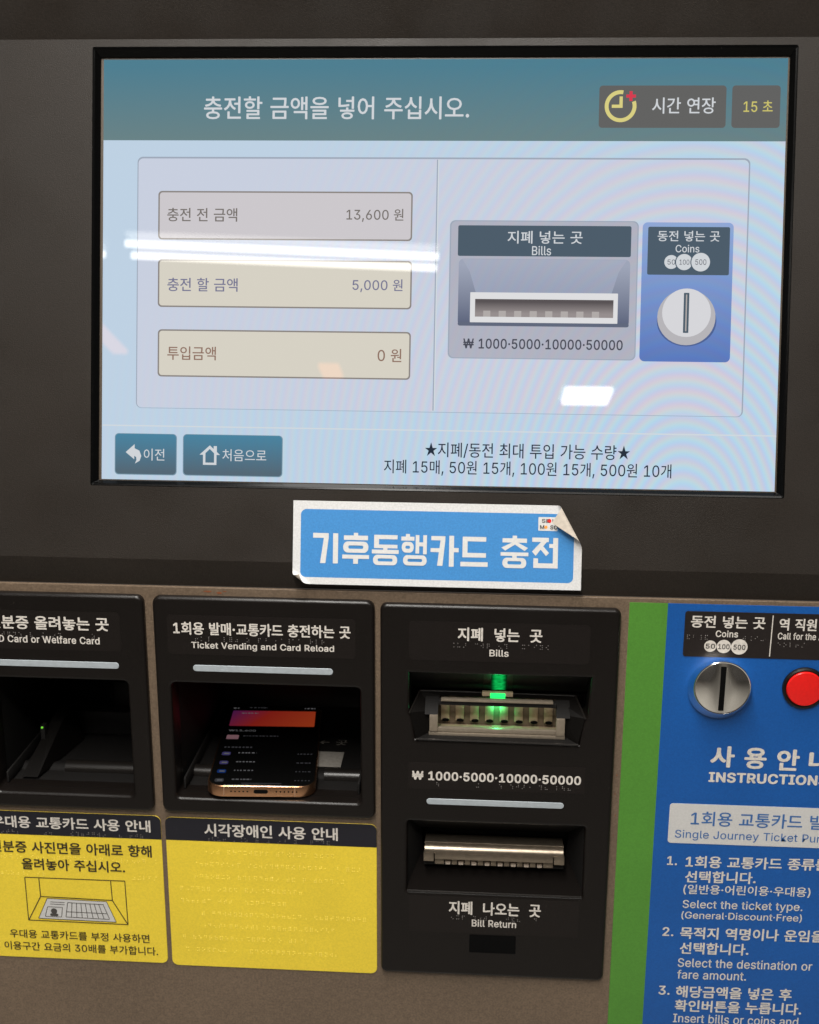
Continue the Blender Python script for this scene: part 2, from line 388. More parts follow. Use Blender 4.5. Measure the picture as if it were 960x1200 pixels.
GLYPHS = {
 '(': (273, [[89,207,90,244,94,283,101,324,109,364,119,403,132,441,145,477,160,510,177,539,236,539,219,503,204,466,191,428,179,390,169,351,161,313,156,276,152,241,151,207,152,176,155,145,160,115,167,83,177,50,188,16,202,-19,218,-57,236,-96,177,-96,150,-46,128,4,111,55,99,106,92,156]]),
 ')': (273, [[37,-96,56,-56,72,-18,86,18,97,52,106,85,113,116,118,147,121,177,122,207,121,241,117,276,112,313,104,351,94,390,82,428,69,466,54,503,37,539,97,539,113,510,128,477,142,441,154,403,164,364,173,323,179,283,183,244,184,207,182,156,174,104,161,53,144,3,123,-47,97,-96]]),
 ',': (188, [[38,-119,68,71,137,71,84,-119]]),
 '.': (188, [[95,-4,83,-3,73,1,63,9,55,18,51,29,50,41,51,53,55,64,63,73,73,81,83,85,95,87,107,85,118,81,128,73,135,64,140,53,141,41,140,29,135,18,128,9,118,1,107,-3]]),
 '/': (249, [[235,533,71,-76,14,-76,178,533]]),
 '0': (453, [[227,-7,191,-3,158,7,130,24,105,48,85,77,69,113,57,155,50,202,48,254,50,306,57,353,69,395,85,431,106,461,130,484,159,502,191,512,227,516,262,512,295,502,323,484,348,461,368,431,384,395,396,353,403,306,405,254,403,202,396,155,384,113,368,77,348,48,323,24,295,7,263,-3],[227,50,250,52,271,60,290,74,306,92,320,116,330,144,338,176,342,213,344,254,342,295,338,332,330,365,320,393,306,416,290,435,271,449,250,457,227,460,203,457,182,449,163,435,147,416,134,393,123,365,115,332,111,295,109,254,111,213,115,176,123,144,134,116,147,92,163,74,182,60,203,52]]),
 '1': (453, [[76,0,76,55,391,55,391,0],[276,509,276,0,212,0,212,448,209,448,86,358,86,427,198,509]]),
 '2': (453, [[64,0,64,47,234,229,282,282,294,298,303,312,311,327,316,341,319,356,320,371,319,389,315,405,308,419,298,431,287,441,273,449,258,455,241,458,224,460,205,458,188,454,172,447,159,438,148,427,139,413,132,398,128,381,127,362,66,362,68,391,75,418,86,442,102,464,121,482,143,496,168,507,196,513,225,516,254,513,281,507,306,497,328,482,346,465,361,445,372,423,379,398,381,372,380,354,377,336,371,318,363,299,351,280,336,259,317,235,294,209,267,180,153,60,153,57,389,57,389,0]]),
 '3': (453, [[218,-7,188,-5,159,1,133,10,108,22,88,38,70,57,57,79,48,104,44,132,109,132,112,115,118,100,126,87,137,76,150,66,165,59,182,54,200,51,219,50,239,51,258,55,275,61,291,69,304,80,315,93,323,108,328,125,329,145,328,163,323,180,316,196,306,211,292,223,275,234,254,241,229,246,201,248,157,248,157,299,288,448,288,452,70,452,70,509,372,509,372,461,211,278,211,289,247,290,279,286,308,276,333,262,354,244,371,222,383,198,391,173,393,145,390,116,383,90,370,66,354,45,333,27,309,12,281,2,251,-5]]),
 '4': (453, [[40,105,40,158,247,509,311,509,109,166,109,163,413,163,413,105],[282,0,282,121,282,146,282,318,343,318,343,0]]),
 '5': (453, [[221,-7,192,-5,165,1,140,11,118,25,99,41,83,60,71,82,63,105,60,130,122,130,125,115,130,102,138,89,148,78,160,68,173,60,188,54,204,51,221,50,241,51,259,56,276,64,291,75,304,89,314,104,322,122,326,141,328,162,326,183,321,203,314,221,303,237,290,251,275,262,257,270,238,275,218,277,201,276,184,273,167,268,152,262,139,255,128,246,67,253,96,509,366,509,366,452,151,452,134,301,136,301,148,311,162,318,178,325,194,330,212,333,229,334,252,332,274,328,294,321,313,311,330,299,345,285,358,269,370,251,379,231,386,210,390,187,391,163,388,132,381,102,369,76,352,52,332,32,309,15,282,3,253,-4]]),
 '6': (453, [[226,-7,196,-4,168,3,142,15,119,31,100,51,84,74,73,101,66,130,64,162,65,187,71,212,80,239,93,268,112,302,137,340,252,509,322,509,151,261,145,261,165,288,196,307,208,311,221,313,235,314,265,312,291,305,316,295,337,280,355,262,370,240,380,215,387,187,389,157,387,127,379,98,368,73,352,50,333,30,310,14,284,3,257,-4],[226,48,245,50,263,55,279,63,293,73,304,86,314,101,322,119,326,137,327,157,326,178,322,196,314,213,304,228,293,241,279,251,263,259,245,264,226,265,207,264,190,259,174,252,160,241,148,229,138,214,131,197,126,179,125,158,126,138,131,119,138,102,148,86,160,73,174,63,190,55,207,50]]),
 '7': (453, [[97,0,323,448,323,452,62,452,62,509,391,509,391,449,165,0]]),
 '8': (453, [[226,-7,193,-5,163,1,136,11,111,25,91,42,74,62,62,84,54,109,52,135,53,156,58,176,65,195,75,212,87,228,101,241,117,252,134,260,153,265,153,267,129,276,109,289,93,308,80,330,73,354,70,380,73,405,79,429,90,450,106,469,124,485,146,498,170,508,197,514,226,516,255,514,282,508,306,498,328,485,346,469,361,450,373,429,379,405,382,380,379,354,372,330,359,308,343,289,323,276,300,267,300,265,319,260,335,252,351,241,365,228,377,212,387,195,395,176,399,156,401,135,398,109,391,84,378,62,362,42,341,25,317,11,289,1,259,-5],[226,49,248,50,267,54,285,60,300,69,313,79,323,91,331,106,335,121,337,139,335,157,330,173,322,189,312,202,298,213,283,223,265,230,247,234,226,235,206,234,187,230,169,223,154,213,140,202,130,189,122,173,117,157,115,139,117,121,121,106,129,91,139,79,152,69,167,60,185,54,205,50],[226,290,244,291,260,294,274,300,287,308,298,318,307,330,314,344,318,359,319,376,318,392,314,407,308,420,299,432,288,442,275,449,260,455,244,459,226,460,208,459,192,455,177,449,164,442,153,432,145,420,138,407,134,392,133,376,134,359,138,344,145,330,154,318,165,308,178,300,193,294,209,291]]),
 '9': (453, [[226,516,256,513,285,506,310,494,333,478,352,458,368,434,380,408,387,378,389,347,387,322,382,296,373,270,359,240,340,207,315,168,200,0,130,0,301,248,307,248,287,221,257,202,245,198,232,195,218,195,188,197,161,203,137,214,116,229,98,247,83,269,72,294,66,321,64,352,66,382,73,411,85,436,101,459,120,479,143,494,168,506,196,513],[226,460,207,459,190,454,174,446,160,435,148,423,138,407,131,390,127,372,125,352,127,331,131,313,138,295,148,280,160,268,174,257,190,250,207,245,226,243,245,245,263,249,279,257,293,267,305,280,314,295,322,312,326,330,327,350,326,371,322,390,314,407,305,422,293,435,279,446,263,454,245,459]]),
 'A': (480, [[16,0,201,509,276,509,463,0,395,0,287,302,264,372,232,478,245,478,213,371,191,302,85,0],[110,142,110,199,370,199,370,142]]),
 'B': (456, [[60,0,60,509,241,509,274,507,304,501,329,491,350,477,367,461,381,442,390,421,396,398,398,374,397,353,393,336,387,320,378,307,368,295,356,286,343,278,329,272,315,267,315,262,331,260,347,254,363,245,378,234,391,220,402,203,411,184,416,161,418,136,416,111,410,88,400,67,386,48,368,31,344,18,317,8,284,2,247,0],[125,57,245,57,281,60,309,67,330,80,344,96,353,115,355,137,354,153,350,169,342,184,333,197,320,209,306,218,289,225,269,229,248,231,125,231],[125,285,238,285,256,287,273,290,288,296,302,304,314,314,323,326,330,340,335,355,336,372,333,393,326,412,313,429,294,442,270,449,240,452,125,452]]),
 'C': (510, [[267,-7,225,-3,186,7,150,25,119,49,92,79,70,115,53,157,44,203,40,254,44,305,53,352,70,393,92,429,119,459,150,484,186,501,225,512,267,516,293,514,317,511,340,504,362,496,383,485,402,471,419,456,435,438,448,418,459,397,467,373,473,348,408,348,404,365,397,380,389,395,380,407,369,418,357,428,344,437,330,444,315,449,300,453,284,455,267,456,237,453,209,445,184,432,161,414,141,391,125,364,113,332,106,295,103,254,106,213,113,177,125,145,141,117,161,94,184,76,210,63,237,56,267,53,284,54,300,56,315,60,330,65,344,72,357,81,369,90,380,102,389,114,397,128,404,144,408,160,473,160,467,135,459,112,448,91,435,71,420,53,402,38,383,24,363,13,341,5,317,-2,293,-6]]),
 'D': (502, [[219,0,96,0,96,57,215,57,254,60,288,68,318,81,343,99,363,122,379,149,390,181,397,216,399,255,397,294,390,329,379,361,364,388,344,410,320,428,291,441,258,449,221,452,93,452,93,509,225,509,273,505,315,495,353,478,385,455,412,426,433,391,449,351,458,306,462,255,458,205,449,159,433,119,411,83,384,54,351,31,312,14,268,3],[125,509,125,0,60,0,60,509]]),
 'E': (419, [[60,0,60,509,372,509,372,452,125,452,125,286,355,286,355,229,125,229,125,57,375,57,375,0]]),
 'F': (410, [[60,0,60,509,369,509,369,452,125,452,125,278,346,278,346,221,125,221,125,0]]),
 'G': (520, [[269,-7,225,-3,185,7,149,25,118,49,91,79,69,116,53,157,43,203,40,254,43,305,53,352,69,393,91,429,117,459,149,484,184,501,223,512,265,516,291,514,316,510,340,504,363,494,384,483,403,469,421,453,436,436,449,416,460,395,468,373,474,349,408,349,402,365,395,379,387,393,378,406,368,417,356,427,344,436,330,443,315,448,300,453,283,455,265,456,236,453,209,445,183,432,160,414,141,392,125,364,113,332,106,295,103,254,106,213,113,177,125,145,141,117,161,95,184,76,210,63,238,56,269,53,296,55,322,61,345,71,365,85,382,102,396,123,407,147,413,173,415,202,434,199,283,199,283,256,478,256,478,200,475,160,466,124,451,91,431,62,406,38,377,19,344,5,308,-4]]),
 'I': (300, [[31,0,31,57,118,57,118,452,31,452,31,509,269,509,269,452,183,452,183,57,269,57,269,0]]),
 'J': (396, [[185,-7,143,-2,106,11,75,33,52,63,38,100,33,145,33,173,98,173,98,145,100,117,108,93,122,74,139,61,160,53,185,50,209,53,230,61,248,74,261,93,269,117,272,145,272,509,336,509,336,145,332,100,318,63,294,33,263,11,227,-2]]),
 'L': (393, [[60,0,60,509,125,509,125,57,361,57,361,0]]),
 'M': (628, [[60,0,60,509,152,509,277,187,287,159,299,123,311,84,322,49,307,49,318,83,330,121,342,158,352,187,476,509,568,509,568,0,504,0,504,291,504,327,505,369,506,413,507,457,513,457,498,409,482,363,467,322,456,291,342,0,286,0,170,291,159,321,145,361,129,408,112,457,119,457,120,416,121,372,122,328,122,291,122,0]]),
 'N': (523, [[60,0,60,509,136,509,343,183,363,151,388,107,414,55,405,54,401,108,399,157,399,195,399,509,463,509,463,0,387,0,202,290,177,331,148,381,108,452,119,454,122,384,124,328,125,291,125,0]]),
 'O': (533, [[267,-7,225,-3,186,7,150,25,119,49,92,79,70,115,53,157,44,203,40,254,44,305,53,352,70,393,92,429,119,459,150,484,186,501,225,512,267,516,309,512,348,501,384,484,415,459,442,429,464,393,480,352,490,305,493,254,490,203,480,157,464,115,442,79,415,49,384,25,348,7,309,-3],[267,53,296,55,324,63,349,76,372,94,392,116,408,144,420,176,428,213,430,254,428,295,420,332,408,365,392,392,372,415,349,433,324,446,296,453,267,456,237,453,210,445,184,433,161,415,142,392,125,364,113,332,106,295,103,254,106,213,113,176,125,144,142,117,161,94,184,76,210,63,237,55]]),
 'P': (445, [[60,0,60,509,235,509,272,506,305,499,332,487,356,471,375,452,390,430,400,404,407,377,409,348,407,318,400,291,390,265,375,243,356,223,332,207,305,195,272,188,235,186,109,186,109,242,233,242,257,244,279,248,297,256,312,266,324,279,333,294,339,310,343,328,344,348,343,367,339,385,333,402,324,416,312,428,297,439,279,446,257,451,232,452,125,452,125,0]]),
 'R': (449, [[60,0,60,509,236,509,273,506,305,500,333,489,356,473,376,455,390,433,401,408,407,381,409,352,407,323,401,296,390,271,376,250,356,232,333,217,305,206,273,200,236,198,96,198,96,255,234,255,258,256,280,260,298,267,313,276,325,287,334,300,340,316,344,333,345,352,344,371,340,389,334,405,325,419,313,430,298,440,279,446,258,451,233,452,125,452,125,0],[353,0,230,229,303,229,428,0]]),
 'S': (447, [[224,-9,188,-7,156,-1,128,9,102,23,81,40,64,60,51,83,42,109,38,137,104,137,108,118,114,102,123,88,136,76,150,66,166,59,185,53,204,50,224,49,246,50,267,54,286,60,303,69,317,79,329,92,338,106,344,122,346,139,344,154,340,168,332,179,322,189,310,197,296,205,245,222,184,239,145,253,112,269,86,289,67,313,56,341,52,372,54,400,62,425,75,448,92,468,113,484,138,498,165,508,195,514,227,516,259,514,289,508,316,498,340,484,360,468,377,449,390,427,398,403,401,378,337,378,332,402,320,421,302,437,280,449,254,456,225,459,204,457,185,454,167,448,152,440,139,430,129,418,121,405,117,391,115,376,117,359,122,345,131,334,142,324,155,315,169,308,212,293,264,279,312,264,328,256,344,248,359,238,372,226,384,213,395,198,402,180,407,161,408,139,406,112,399,87,386,64,370,43,349,25,323,11,294,0,261,-7]]),
 'T': (449, [[32,452,32,509,417,509,417,452,257,452,257,0,193,0,193,452]]),
 'U': (517, [[259,-8,220,-6,186,2,154,15,126,33,103,55,85,80,71,108,63,140,60,173,60,509,124,509,124,178,126,155,132,133,141,113,153,95,169,80,187,68,208,59,232,53,259,52,285,53,309,59,331,68,349,80,364,95,377,113,385,133,391,155,393,178,393,509,457,509,457,173,454,140,446,108,433,80,414,55,391,33,363,15,332,2,297,-6]]),
 'V': (480, [[204,0,16,509,84,509,192,206,215,137,248,31,235,31,267,138,290,206,395,509,463,509,278,0]]),
 'W': (686, [[155,0,16,509,82,509,163,196,175,145,187,94,197,40,189,40,200,94,211,145,224,196,306,509,380,509,462,196,474,145,486,94,497,40,488,40,499,94,510,145,523,196,603,509,670,509,530,0,455,0,368,323,351,391,336,475,350,475,335,395,318,323,230,0]]),
 'Y': (472, [[203,0,203,208,16,509,91,509,192,344,222,292,250,230,224,230,251,293,280,344,381,509,455,509,268,208,268,0]]),
 'a': (389, [[160,-9,137,-7,115,-3,94,5,76,15,60,29,48,45,38,63,32,84,30,108,32,128,36,146,43,161,53,174,64,184,78,193,92,200,108,206,125,211,178,220,234,227,265,235,276,255,276,257,275,272,272,285,267,297,260,307,251,315,240,322,227,327,212,330,196,331,178,330,163,327,149,322,118,301,100,274,41,291,51,313,64,331,79,346,95,358,114,368,133,375,153,380,173,383,194,384,239,379,255,375,271,369,286,360,300,350,312,336,322,320,330,301,335,278,337,251,337,0,277,0,277,52,272,52,252,25,242,16,229,8,215,1,199,-4,181,-7],[170,45,192,47,211,51,228,59,242,68,254,80,263,93,270,108,274,122,276,138,276,190,259,182,231,176,200,171,175,168,134,159,122,153,112,147,103,139,97,130,93,118,92,105,93,93,96,82,102,72,109,64,119,57,130,52,142,48,156,46]]),
 'b': (424, [[229,-8,208,-7,189,-3,172,4,159,12,147,21,138,31,118,59,112,59,112,0,53,0,53,509,114,509,114,319,118,319,137,346,147,355,158,364,171,373,188,379,207,383,229,384,259,382,287,374,313,361,335,342,354,320,370,293,381,261,388,227,390,189,388,151,381,116,370,84,355,57,336,34,313,16,288,3,260,-6],[220,47,242,49,262,55,279,66,294,80,306,97,316,117,323,139,327,163,328,189,327,215,323,239,316,261,307,281,295,298,280,311,262,322,243,328,220,330,198,328,178,322,161,312,147,299,134,282,125,263,118,241,114,216,113,189,114,162,118,138,125,115,135,95,147,78,162,65,179,55,198,49]]),
 'c': (396, [[207,-8,174,-5,144,3,117,16,93,35,72,58,56,85,44,116,37,150,34,187,37,225,44,260,56,291,72,318,93,341,117,360,144,374,174,382,207,384,226,384,243,381,260,377,276,371,291,364,305,356,318,346,330,335,340,322,349,308,356,293,362,277,303,262,290,289,270,311,242,325,207,330,184,328,163,321,145,310,130,296,118,278,108,258,102,236,98,212,96,187,98,163,102,139,108,117,118,97,130,80,145,66,163,55,184,49,207,46,243,52,271,66,292,89,304,117,363,102,357,86,350,70,341,56,331,43,319,32,306,21,292,12,277,5,261,-1,244,-5,226,-7]]),
 'd': (424, [[195,-8,165,-6,137,3,111,16,89,34,70,57,55,84,43,116,36,151,34,189,36,227,43,261,55,293,70,320,89,342,112,361,137,374,165,382,196,384,218,383,237,379,253,373,267,364,278,355,287,346,306,319,311,319,311,509,372,509,372,0,313,0,313,59,307,59,287,31,277,21,266,12,252,4,236,-3,217,-7],[205,47,226,49,246,55,263,65,278,78,290,95,299,115,306,138,310,162,312,189,310,216,306,241,300,263,290,282,278,299,263,312,246,322,227,328,205,330,182,328,162,322,145,311,130,298,118,281,108,261,102,239,98,215,96,189,98,163,102,139,109,117,118,97,130,80,145,66,162,55,182,49]]),
 'e': (404, [[212,-8,177,-5,145,3,117,16,92,35,72,58,56,85,44,116,37,150,34,187,36,224,44,258,55,290,71,317,91,340,115,359,142,373,172,382,205,384,226,383,246,380,266,374,285,366,303,355,319,341,334,324,347,305,357,282,365,256,370,227,371,194,371,169,75,169,75,221,338,221,310,202,308,226,304,248,298,269,288,286,277,301,263,314,246,323,227,328,205,330,183,328,164,323,146,313,131,301,119,286,109,270,102,251,97,231,96,211,96,178,98,151,102,127,110,106,121,88,135,73,151,61,169,53,190,48,212,46,227,47,241,49,254,53,265,58,276,65,285,73,294,82,300,93,306,105,365,91,358,72,348,55,335,39,320,26,302,14,283,4,261,-3,237,-7]]),
 'f': (254, [[228,379,228,327,6,327,6,379],[81,0,81,432,82,452,87,470,96,486,107,499,120,510,135,519,152,525,169,529,187,530,222,527,243,521,227,468,215,472,195,474,178,472,164,468,154,460,147,449,143,435,142,419,142,0]]),
 'g': (425, [[207,-151,180,-149,156,-146,134,-140,114,-132,97,-122,82,-110,70,-97,59,-84,51,-69,101,-41,122,-66,131,-74,142,-82,154,-88,169,-93,187,-96,207,-97,236,-95,261,-87,282,-75,298,-58,308,-34,311,-6,311,68,306,68,287,41,277,32,266,23,252,16,236,10,217,6,195,5,165,7,138,14,113,27,90,43,71,65,55,90,43,120,36,154,34,191,36,229,43,263,55,293,71,320,90,342,112,361,138,374,166,382,196,384,218,383,237,379,253,373,267,365,279,356,288,346,308,319,313,319,313,379,372,379,372,-9,370,-40,363,-67,350,-90,334,-109,314,-124,291,-136,265,-144,237,-149],[205,59,227,61,246,66,264,75,278,87,290,103,300,121,307,142,311,166,312,193,311,219,307,242,300,264,291,283,279,299,264,312,247,322,227,328,205,330,182,328,163,322,145,312,130,298,118,282,109,262,102,241,98,218,96,193,98,167,102,144,109,123,118,104,131,88,145,76,163,66,183,61]]),
 'h': (410, [[114,227,114,0,53,0,53,509,114,509,114,287,102,287,116,319,132,344,152,362,175,374,200,382,227,384,252,383,275,377,295,369,313,356,328,340,341,321,350,298,355,271,357,240,357,0,296,0,296,235,293,263,286,286,273,304,256,318,235,326,210,329,192,328,176,324,161,317,147,308,136,297,126,283,119,266,115,248]]),
 'i': (167, [[53,0,53,379,114,379,114,0],[84,443,73,444,63,448,54,455,47,463,43,472,41,483,43,494,47,504,54,512,63,518,73,522,84,524,95,522,105,518,114,512,121,504,125,494,126,483,125,472,121,463,114,455,105,448,95,444]]),
 'k': (381, [[110,137,110,212,121,212,284,379,360,379,184,199,177,199],[53,0,53,509,114,509,114,0],[294,0,148,186,191,229,372,0]]),
 'l': (189, [[139,-2,112,0,91,8,74,20,62,37,55,59,53,84,53,509,114,509,114,99,114,83,117,71,120,62,126,57,135,53,146,52,160,53,170,54,181,3,162,-1]]),
 'm': (610, [[53,0,53,379,112,379,112,295,108,295,114,314,122,331,132,346,144,358,158,368,172,376,187,382,203,385,219,386,245,383,268,375,287,361,303,342,314,320,321,295,312,295,318,312,326,329,337,343,350,356,364,366,381,375,398,381,417,385,437,386,458,385,478,380,497,372,514,361,529,346,541,328,550,307,555,283,557,255,557,0,496,0,496,254,493,279,485,298,473,313,456,323,438,329,419,330,402,329,387,326,374,320,363,312,353,302,345,290,340,277,336,263,335,247,335,0,274,0,274,260,272,280,265,297,253,311,238,322,220,328,199,330,185,329,171,326,158,320,145,312,135,302,126,289,119,274,115,257,114,238,114,0]]),
 'n': (410, [[114,227,114,0,53,0,53,379,112,379,112,287,102,287,116,319,132,344,152,362,175,374,200,382,227,384,252,383,275,377,295,369,313,356,328,340,341,321,350,298,355,271,357,240,357,0,296,0,296,235,293,263,286,286,273,304,256,318,235,326,210,329,192,328,176,324,161,317,147,308,136,297,126,283,119,266,115,248]]),
 'o': (415, [[207,-8,174,-5,144,3,117,16,93,35,72,58,56,85,44,116,37,150,34,187,37,225,44,260,56,291,72,318,93,341,117,360,144,374,174,382,207,384,241,382,271,374,299,360,323,341,343,318,359,291,371,260,379,225,381,187,379,150,371,116,359,85,343,58,323,35,299,16,271,3,241,-5],[207,46,231,49,252,55,270,66,285,80,298,97,307,117,314,139,318,163,319,187,318,212,314,236,307,258,298,278,285,296,270,310,252,321,231,328,207,330,184,328,163,321,145,310,130,296,118,278,108,258,102,236,98,212,96,187,98,163,102,139,108,117,118,97,130,80,145,66,163,55,184,49]]),
 'p': (424, [[53,-143,53,379,112,379,112,319,118,319,137,346,147,355,158,364,171,373,188,379,207,383,229,384,259,382,287,374,313,361,335,342,354,320,370,293,381,261,388,227,390,189,388,151,381,116,370,84,355,57,336,34,313,16,288,3,260,-6,229,-8,208,-7,189,-3,173,4,159,12,147,21,138,31,118,59,114,59,114,-143],[220,47,242,49,262,55,279,66,294,80,306,97,316,117,323,139,327,163,328,189,327,215,323,239,316,261,307,281,295,298,280,311,262,322,243,328,220,330,198,328,178,322,161,312,147,299,134,282,125,263,118,241,114,216,113,189,114,162,118,138,125,115,135,95,147,78,162,65,179,55,198,49]]),
 'r': (259, [[53,0,53,379,112,379,112,321,115,321,124,339,137,354,152,367,171,377,191,383,213,385,229,384,243,384,243,322,230,324,207,326,190,324,174,321,159,315,146,306,135,296,126,284,119,269,115,254,114,237,114,0]]),
 's': (365, [[182,-8,157,-7,133,-3,112,3,93,12,76,24,62,38,50,54,41,73,36,94,94,107,101,87,111,72,124,60,141,52,160,47,181,45,206,47,227,53,244,62,258,74,265,88,268,103,266,115,262,126,254,136,243,144,229,150,212,155,149,170,118,180,92,192,72,208,58,227,50,249,47,274,49,295,55,314,65,332,79,347,95,360,115,370,137,378,161,383,187,384,212,383,234,379,254,372,271,363,286,352,299,339,309,324,318,308,324,290,268,277,262,291,254,304,243,316,228,325,210,331,187,333,166,331,147,326,131,317,119,305,111,292,109,277,110,264,115,253,124,243,136,235,152,229,172,223,229,209,261,200,287,187,306,171,320,153,328,131,331,107,329,85,323,65,312,47,298,31,281,18,260,6,236,-2,210,-7]]),
 't': (227, [[204,379,204,327,6,327,6,379],[65,471,126,471,126,98,127,83,130,70,136,61,144,55,156,51,170,50,185,51,202,54,213,2,192,-3,168,-4,138,-1,113,7,92,21,77,41,68,64,65,93]]),
 'u': (410, [[182,-5,158,-3,135,2,115,11,97,23,82,39,69,59,60,82,54,109,53,139,53,379,114,379,114,144,116,117,124,94,137,75,154,61,175,53,200,50,218,51,234,55,249,62,263,71,274,83,283,97,290,113,295,132,296,153,296,379,357,379,357,0,298,0,298,92,307,92,294,60,277,35,257,17,234,5,209,-3]]),
 'y': (389, [[47,-139,61,-86,71,-87,104,-89,113,-86,122,-81,130,-74,138,-64,145,-51,151,-36,163,-1,17,379,84,379,165,155,187,87,206,21,184,21,202,87,224,155,305,379,371,379,204,-58,196,-77,187,-93,177,-107,165,-119,153,-128,139,-136,125,-141,109,-144,91,-145,65,-143]]),
 '·': (196, [[98,196,86,198,75,202,66,210,58,219,54,230,52,242,54,254,58,265,66,274,75,282,86,286,98,287,110,286,121,282,130,274,138,265,142,254,144,242,142,230,138,219,130,210,121,202,110,198]]),
 '₩': (664, [[646,338,646,283,18,283,18,338],[646,220,646,166,18,166,18,220],[79,509,184,98,189,98,296,509,368,509,475,98,480,98,585,509,650,509,511,0,445,0,334,400,330,400,219,0,152,0,14,509]]),
 ' ': (188, []),
}

CH = {}
def char_mesh(ch, bold):
    """Flat outline of one character, once: (points, faces, advance). Latin letters are drawn here, Korean ones come from the built-in font."""
    key = (ch, bold)
    if key in CH: return CH[key]
    if ch in GLYPHS:
        adv, con = GLYPHS[ch]
        k = 1.45 / 1000
        pts = [[(c[i] * k, c[i + 1] * k) for i in range(0, len(c), 2)] for c in con]
        if not pts: CH[key] = ([], [], .30); return CH[key]
        c = bpy.data.curves.new('tmp', 'CURVE'); c.dimensions = '2D'; c.fill_mode = 'BOTH'
        for p in pts:
            sp = c.splines.new('POLY'); sp.points.add(len(p) - 1)
            for i, q in enumerate(p): sp.points[i].co = (q[0], q[1], 0, 1)
            sp.use_cyclic_u = True
        adv = adv * k + bold
    else:
        c = bpy.data.curves.new('tmp', 'FONT'); c.body = ch; c.resolution_u = 3; adv = .92
    o = bpy.data.objects.new('tmp', c); C.objects.link(o)
    dg = bpy.context.evaluated_depsgraph_get()
    me = bpy.data.meshes.new_from_object(o.evaluated_get(dg))
    bpy.data.objects.remove(o); bpy.data.curves.remove(c)
    vs = [(q.co.x, q.co.y) for q in me.vertices]
    fs = []
    for f in me.polygons:
        t = tuple(f.vertices); p = [vs[x] for x in t]
        a = sum(p[i][0] * p[(i + 1) % len(p)][1] - p[(i + 1) % len(p)][0] * p[i][1] for i in range(len(p)))
        fs.append(t if a > 0 else t[::-1])
    bpy.data.meshes.remove(me)
    CH[key] = (vs, fs, adv)
    return CH[key]

def text(name, body, u0, u1, v, h, w, mat, parent, frame=FL, bold=0.0, rot=0.0):
    vs = []; fs = []; x = 0
    for ch in body:
        p, f, adv = char_mesh(ch, 0)
        # heavier weights: the outline laid down several times, each a hair apart
        for k, (ox, oy) in enumerate(((0, 0),) if bold <= 0 else ((0, 0), (1, 0), (-1, 0), (0, .7), (0, -.7)) if bold < .02 else ((0, 0), (1, 0), (-1, 0), (0, .8), (0, -.8), (.75, .6), (-.75, .6), (.75, -.6), (-.75, -.6))):
            b = len(vs)
            vs += [(x + a + ox * bold, c_ + oy * bold, k) for a, c_ in p]; fs += [tuple(b + i for i in t) for t in f]
        x += adv + (bold if ch in GLYPHS else 0)
    xs = [q[0] for q in vs]; ys = [q[1] for q in vs]
    ax, bx, ay, by = min(xs), max(xs), min(ys), max(ys)
    sx = (u1 - u0) / (bx - ax); sy = h / (by - ay); um = (u0 + u1) / 2
    out = []
    for q in vs:
        x = u0 + (q[0] - ax) * sx; y = v - h / 2 + (q[1] - ay) * sy
        out.append((x, y + (x - um) * rot, w + q[2] * .004))
    me = bpy.data.meshes.new(name); me.from_pydata(out, [], fs)
    return link(name, me, mat, parent, frame)

def braille(parent, u0, u1, v, w, mat='braille', cell=3.6, pitch=1.15, r=0.36, p=0.5, gap=0.14, name='braille_dots'):
    """Rows of domed six-dot cells."""
    vs = []; fs = []; u = u0
    while u < u1:
        if random.random() > gap:
            on = [(i, j) for i in range(2) for j in range(3) if random.random() < p] or [(0, 0)]
            for i, j in on:
                cx = u + i * pitch; cy = v + (1 - j) * pitch; b = len(vs)
                for k in range(8):
                    a = k * math.pi / 4; vs.append((cx + r * math.cos(a), cy + r * math.sin(a), w))
                for k in range(8):
                    a = k * math.pi / 4; vs.append((cx + .6 * r * math.cos(a), cy + .6 * r * math.sin(a), w + .3))
                vs.append((cx, cy, w + .42))
                for k in range(8):
                    k2 = (k + 1) % 8
                    fs.append((b + k, b + k2, b + 8 + k2, b + 8 + k)); fs.append((b + 8 + k, b + 8 + k2, b + 16))
        u += cell
    if not vs: return
    me = bpy.data.meshes.new(name); me.from_pydata(vs, [], fs); smooth(me, 80)
    return link(name, me, mat, parent, FL, {'kind': 'stuff'})

def joined(name, polys, w, mat, parent, frame=FL, dw=0.012):
    """Several convex outlines in one flat mesh, each a hair above the last."""
    vs = []; fs = []
    for k, pts in enumerate(polys):
        b = len(vs); vs += [(x, y, w + k * dw) for x, y in pts]
        a = sum(pts[i][0] * pts[(i + 1) % len(pts)][1] - pts[(i + 1) % len(pts)][0] * pts[i][1] for i in range(len(pts)))
        r = list(range(b, b + len(pts)))
        fs.append(tuple(r if a > 0 else r[::-1]))
    me = bpy.data.meshes.new(name); me.from_pydata(vs, [], fs)
    return link(name, me, mat, parent, frame)

def stroke(p, q, t):
    d = Vector((q[0] - p[0], q[1] - p[1])); n = Vector((-d.y, d.x)).normalized() * t / 2
    return [(p[0] + n.x, p[1] + n.y), (p[0] - n.x, p[1] - n.y), (q[0] - n.x, q[1] - n.y), (q[0] + n.x, q[1] + n.y)]

def lines(name, segs, t, w, mat, parent, frame=FL):
    return joined(name, [stroke(a, b, t) for a, b in segs], w, mat, parent, frame)

def empty(name, loc, label=None, cat=None, group=None):
    o = bpy.data.objects.new(name, None); C.objects.link(o); o.location = loc
    o.empty_display_size = 0.02
    if label: o['label'] = label
    if cat: o['category'] = cat
    if group: o['group'] = group
    return o

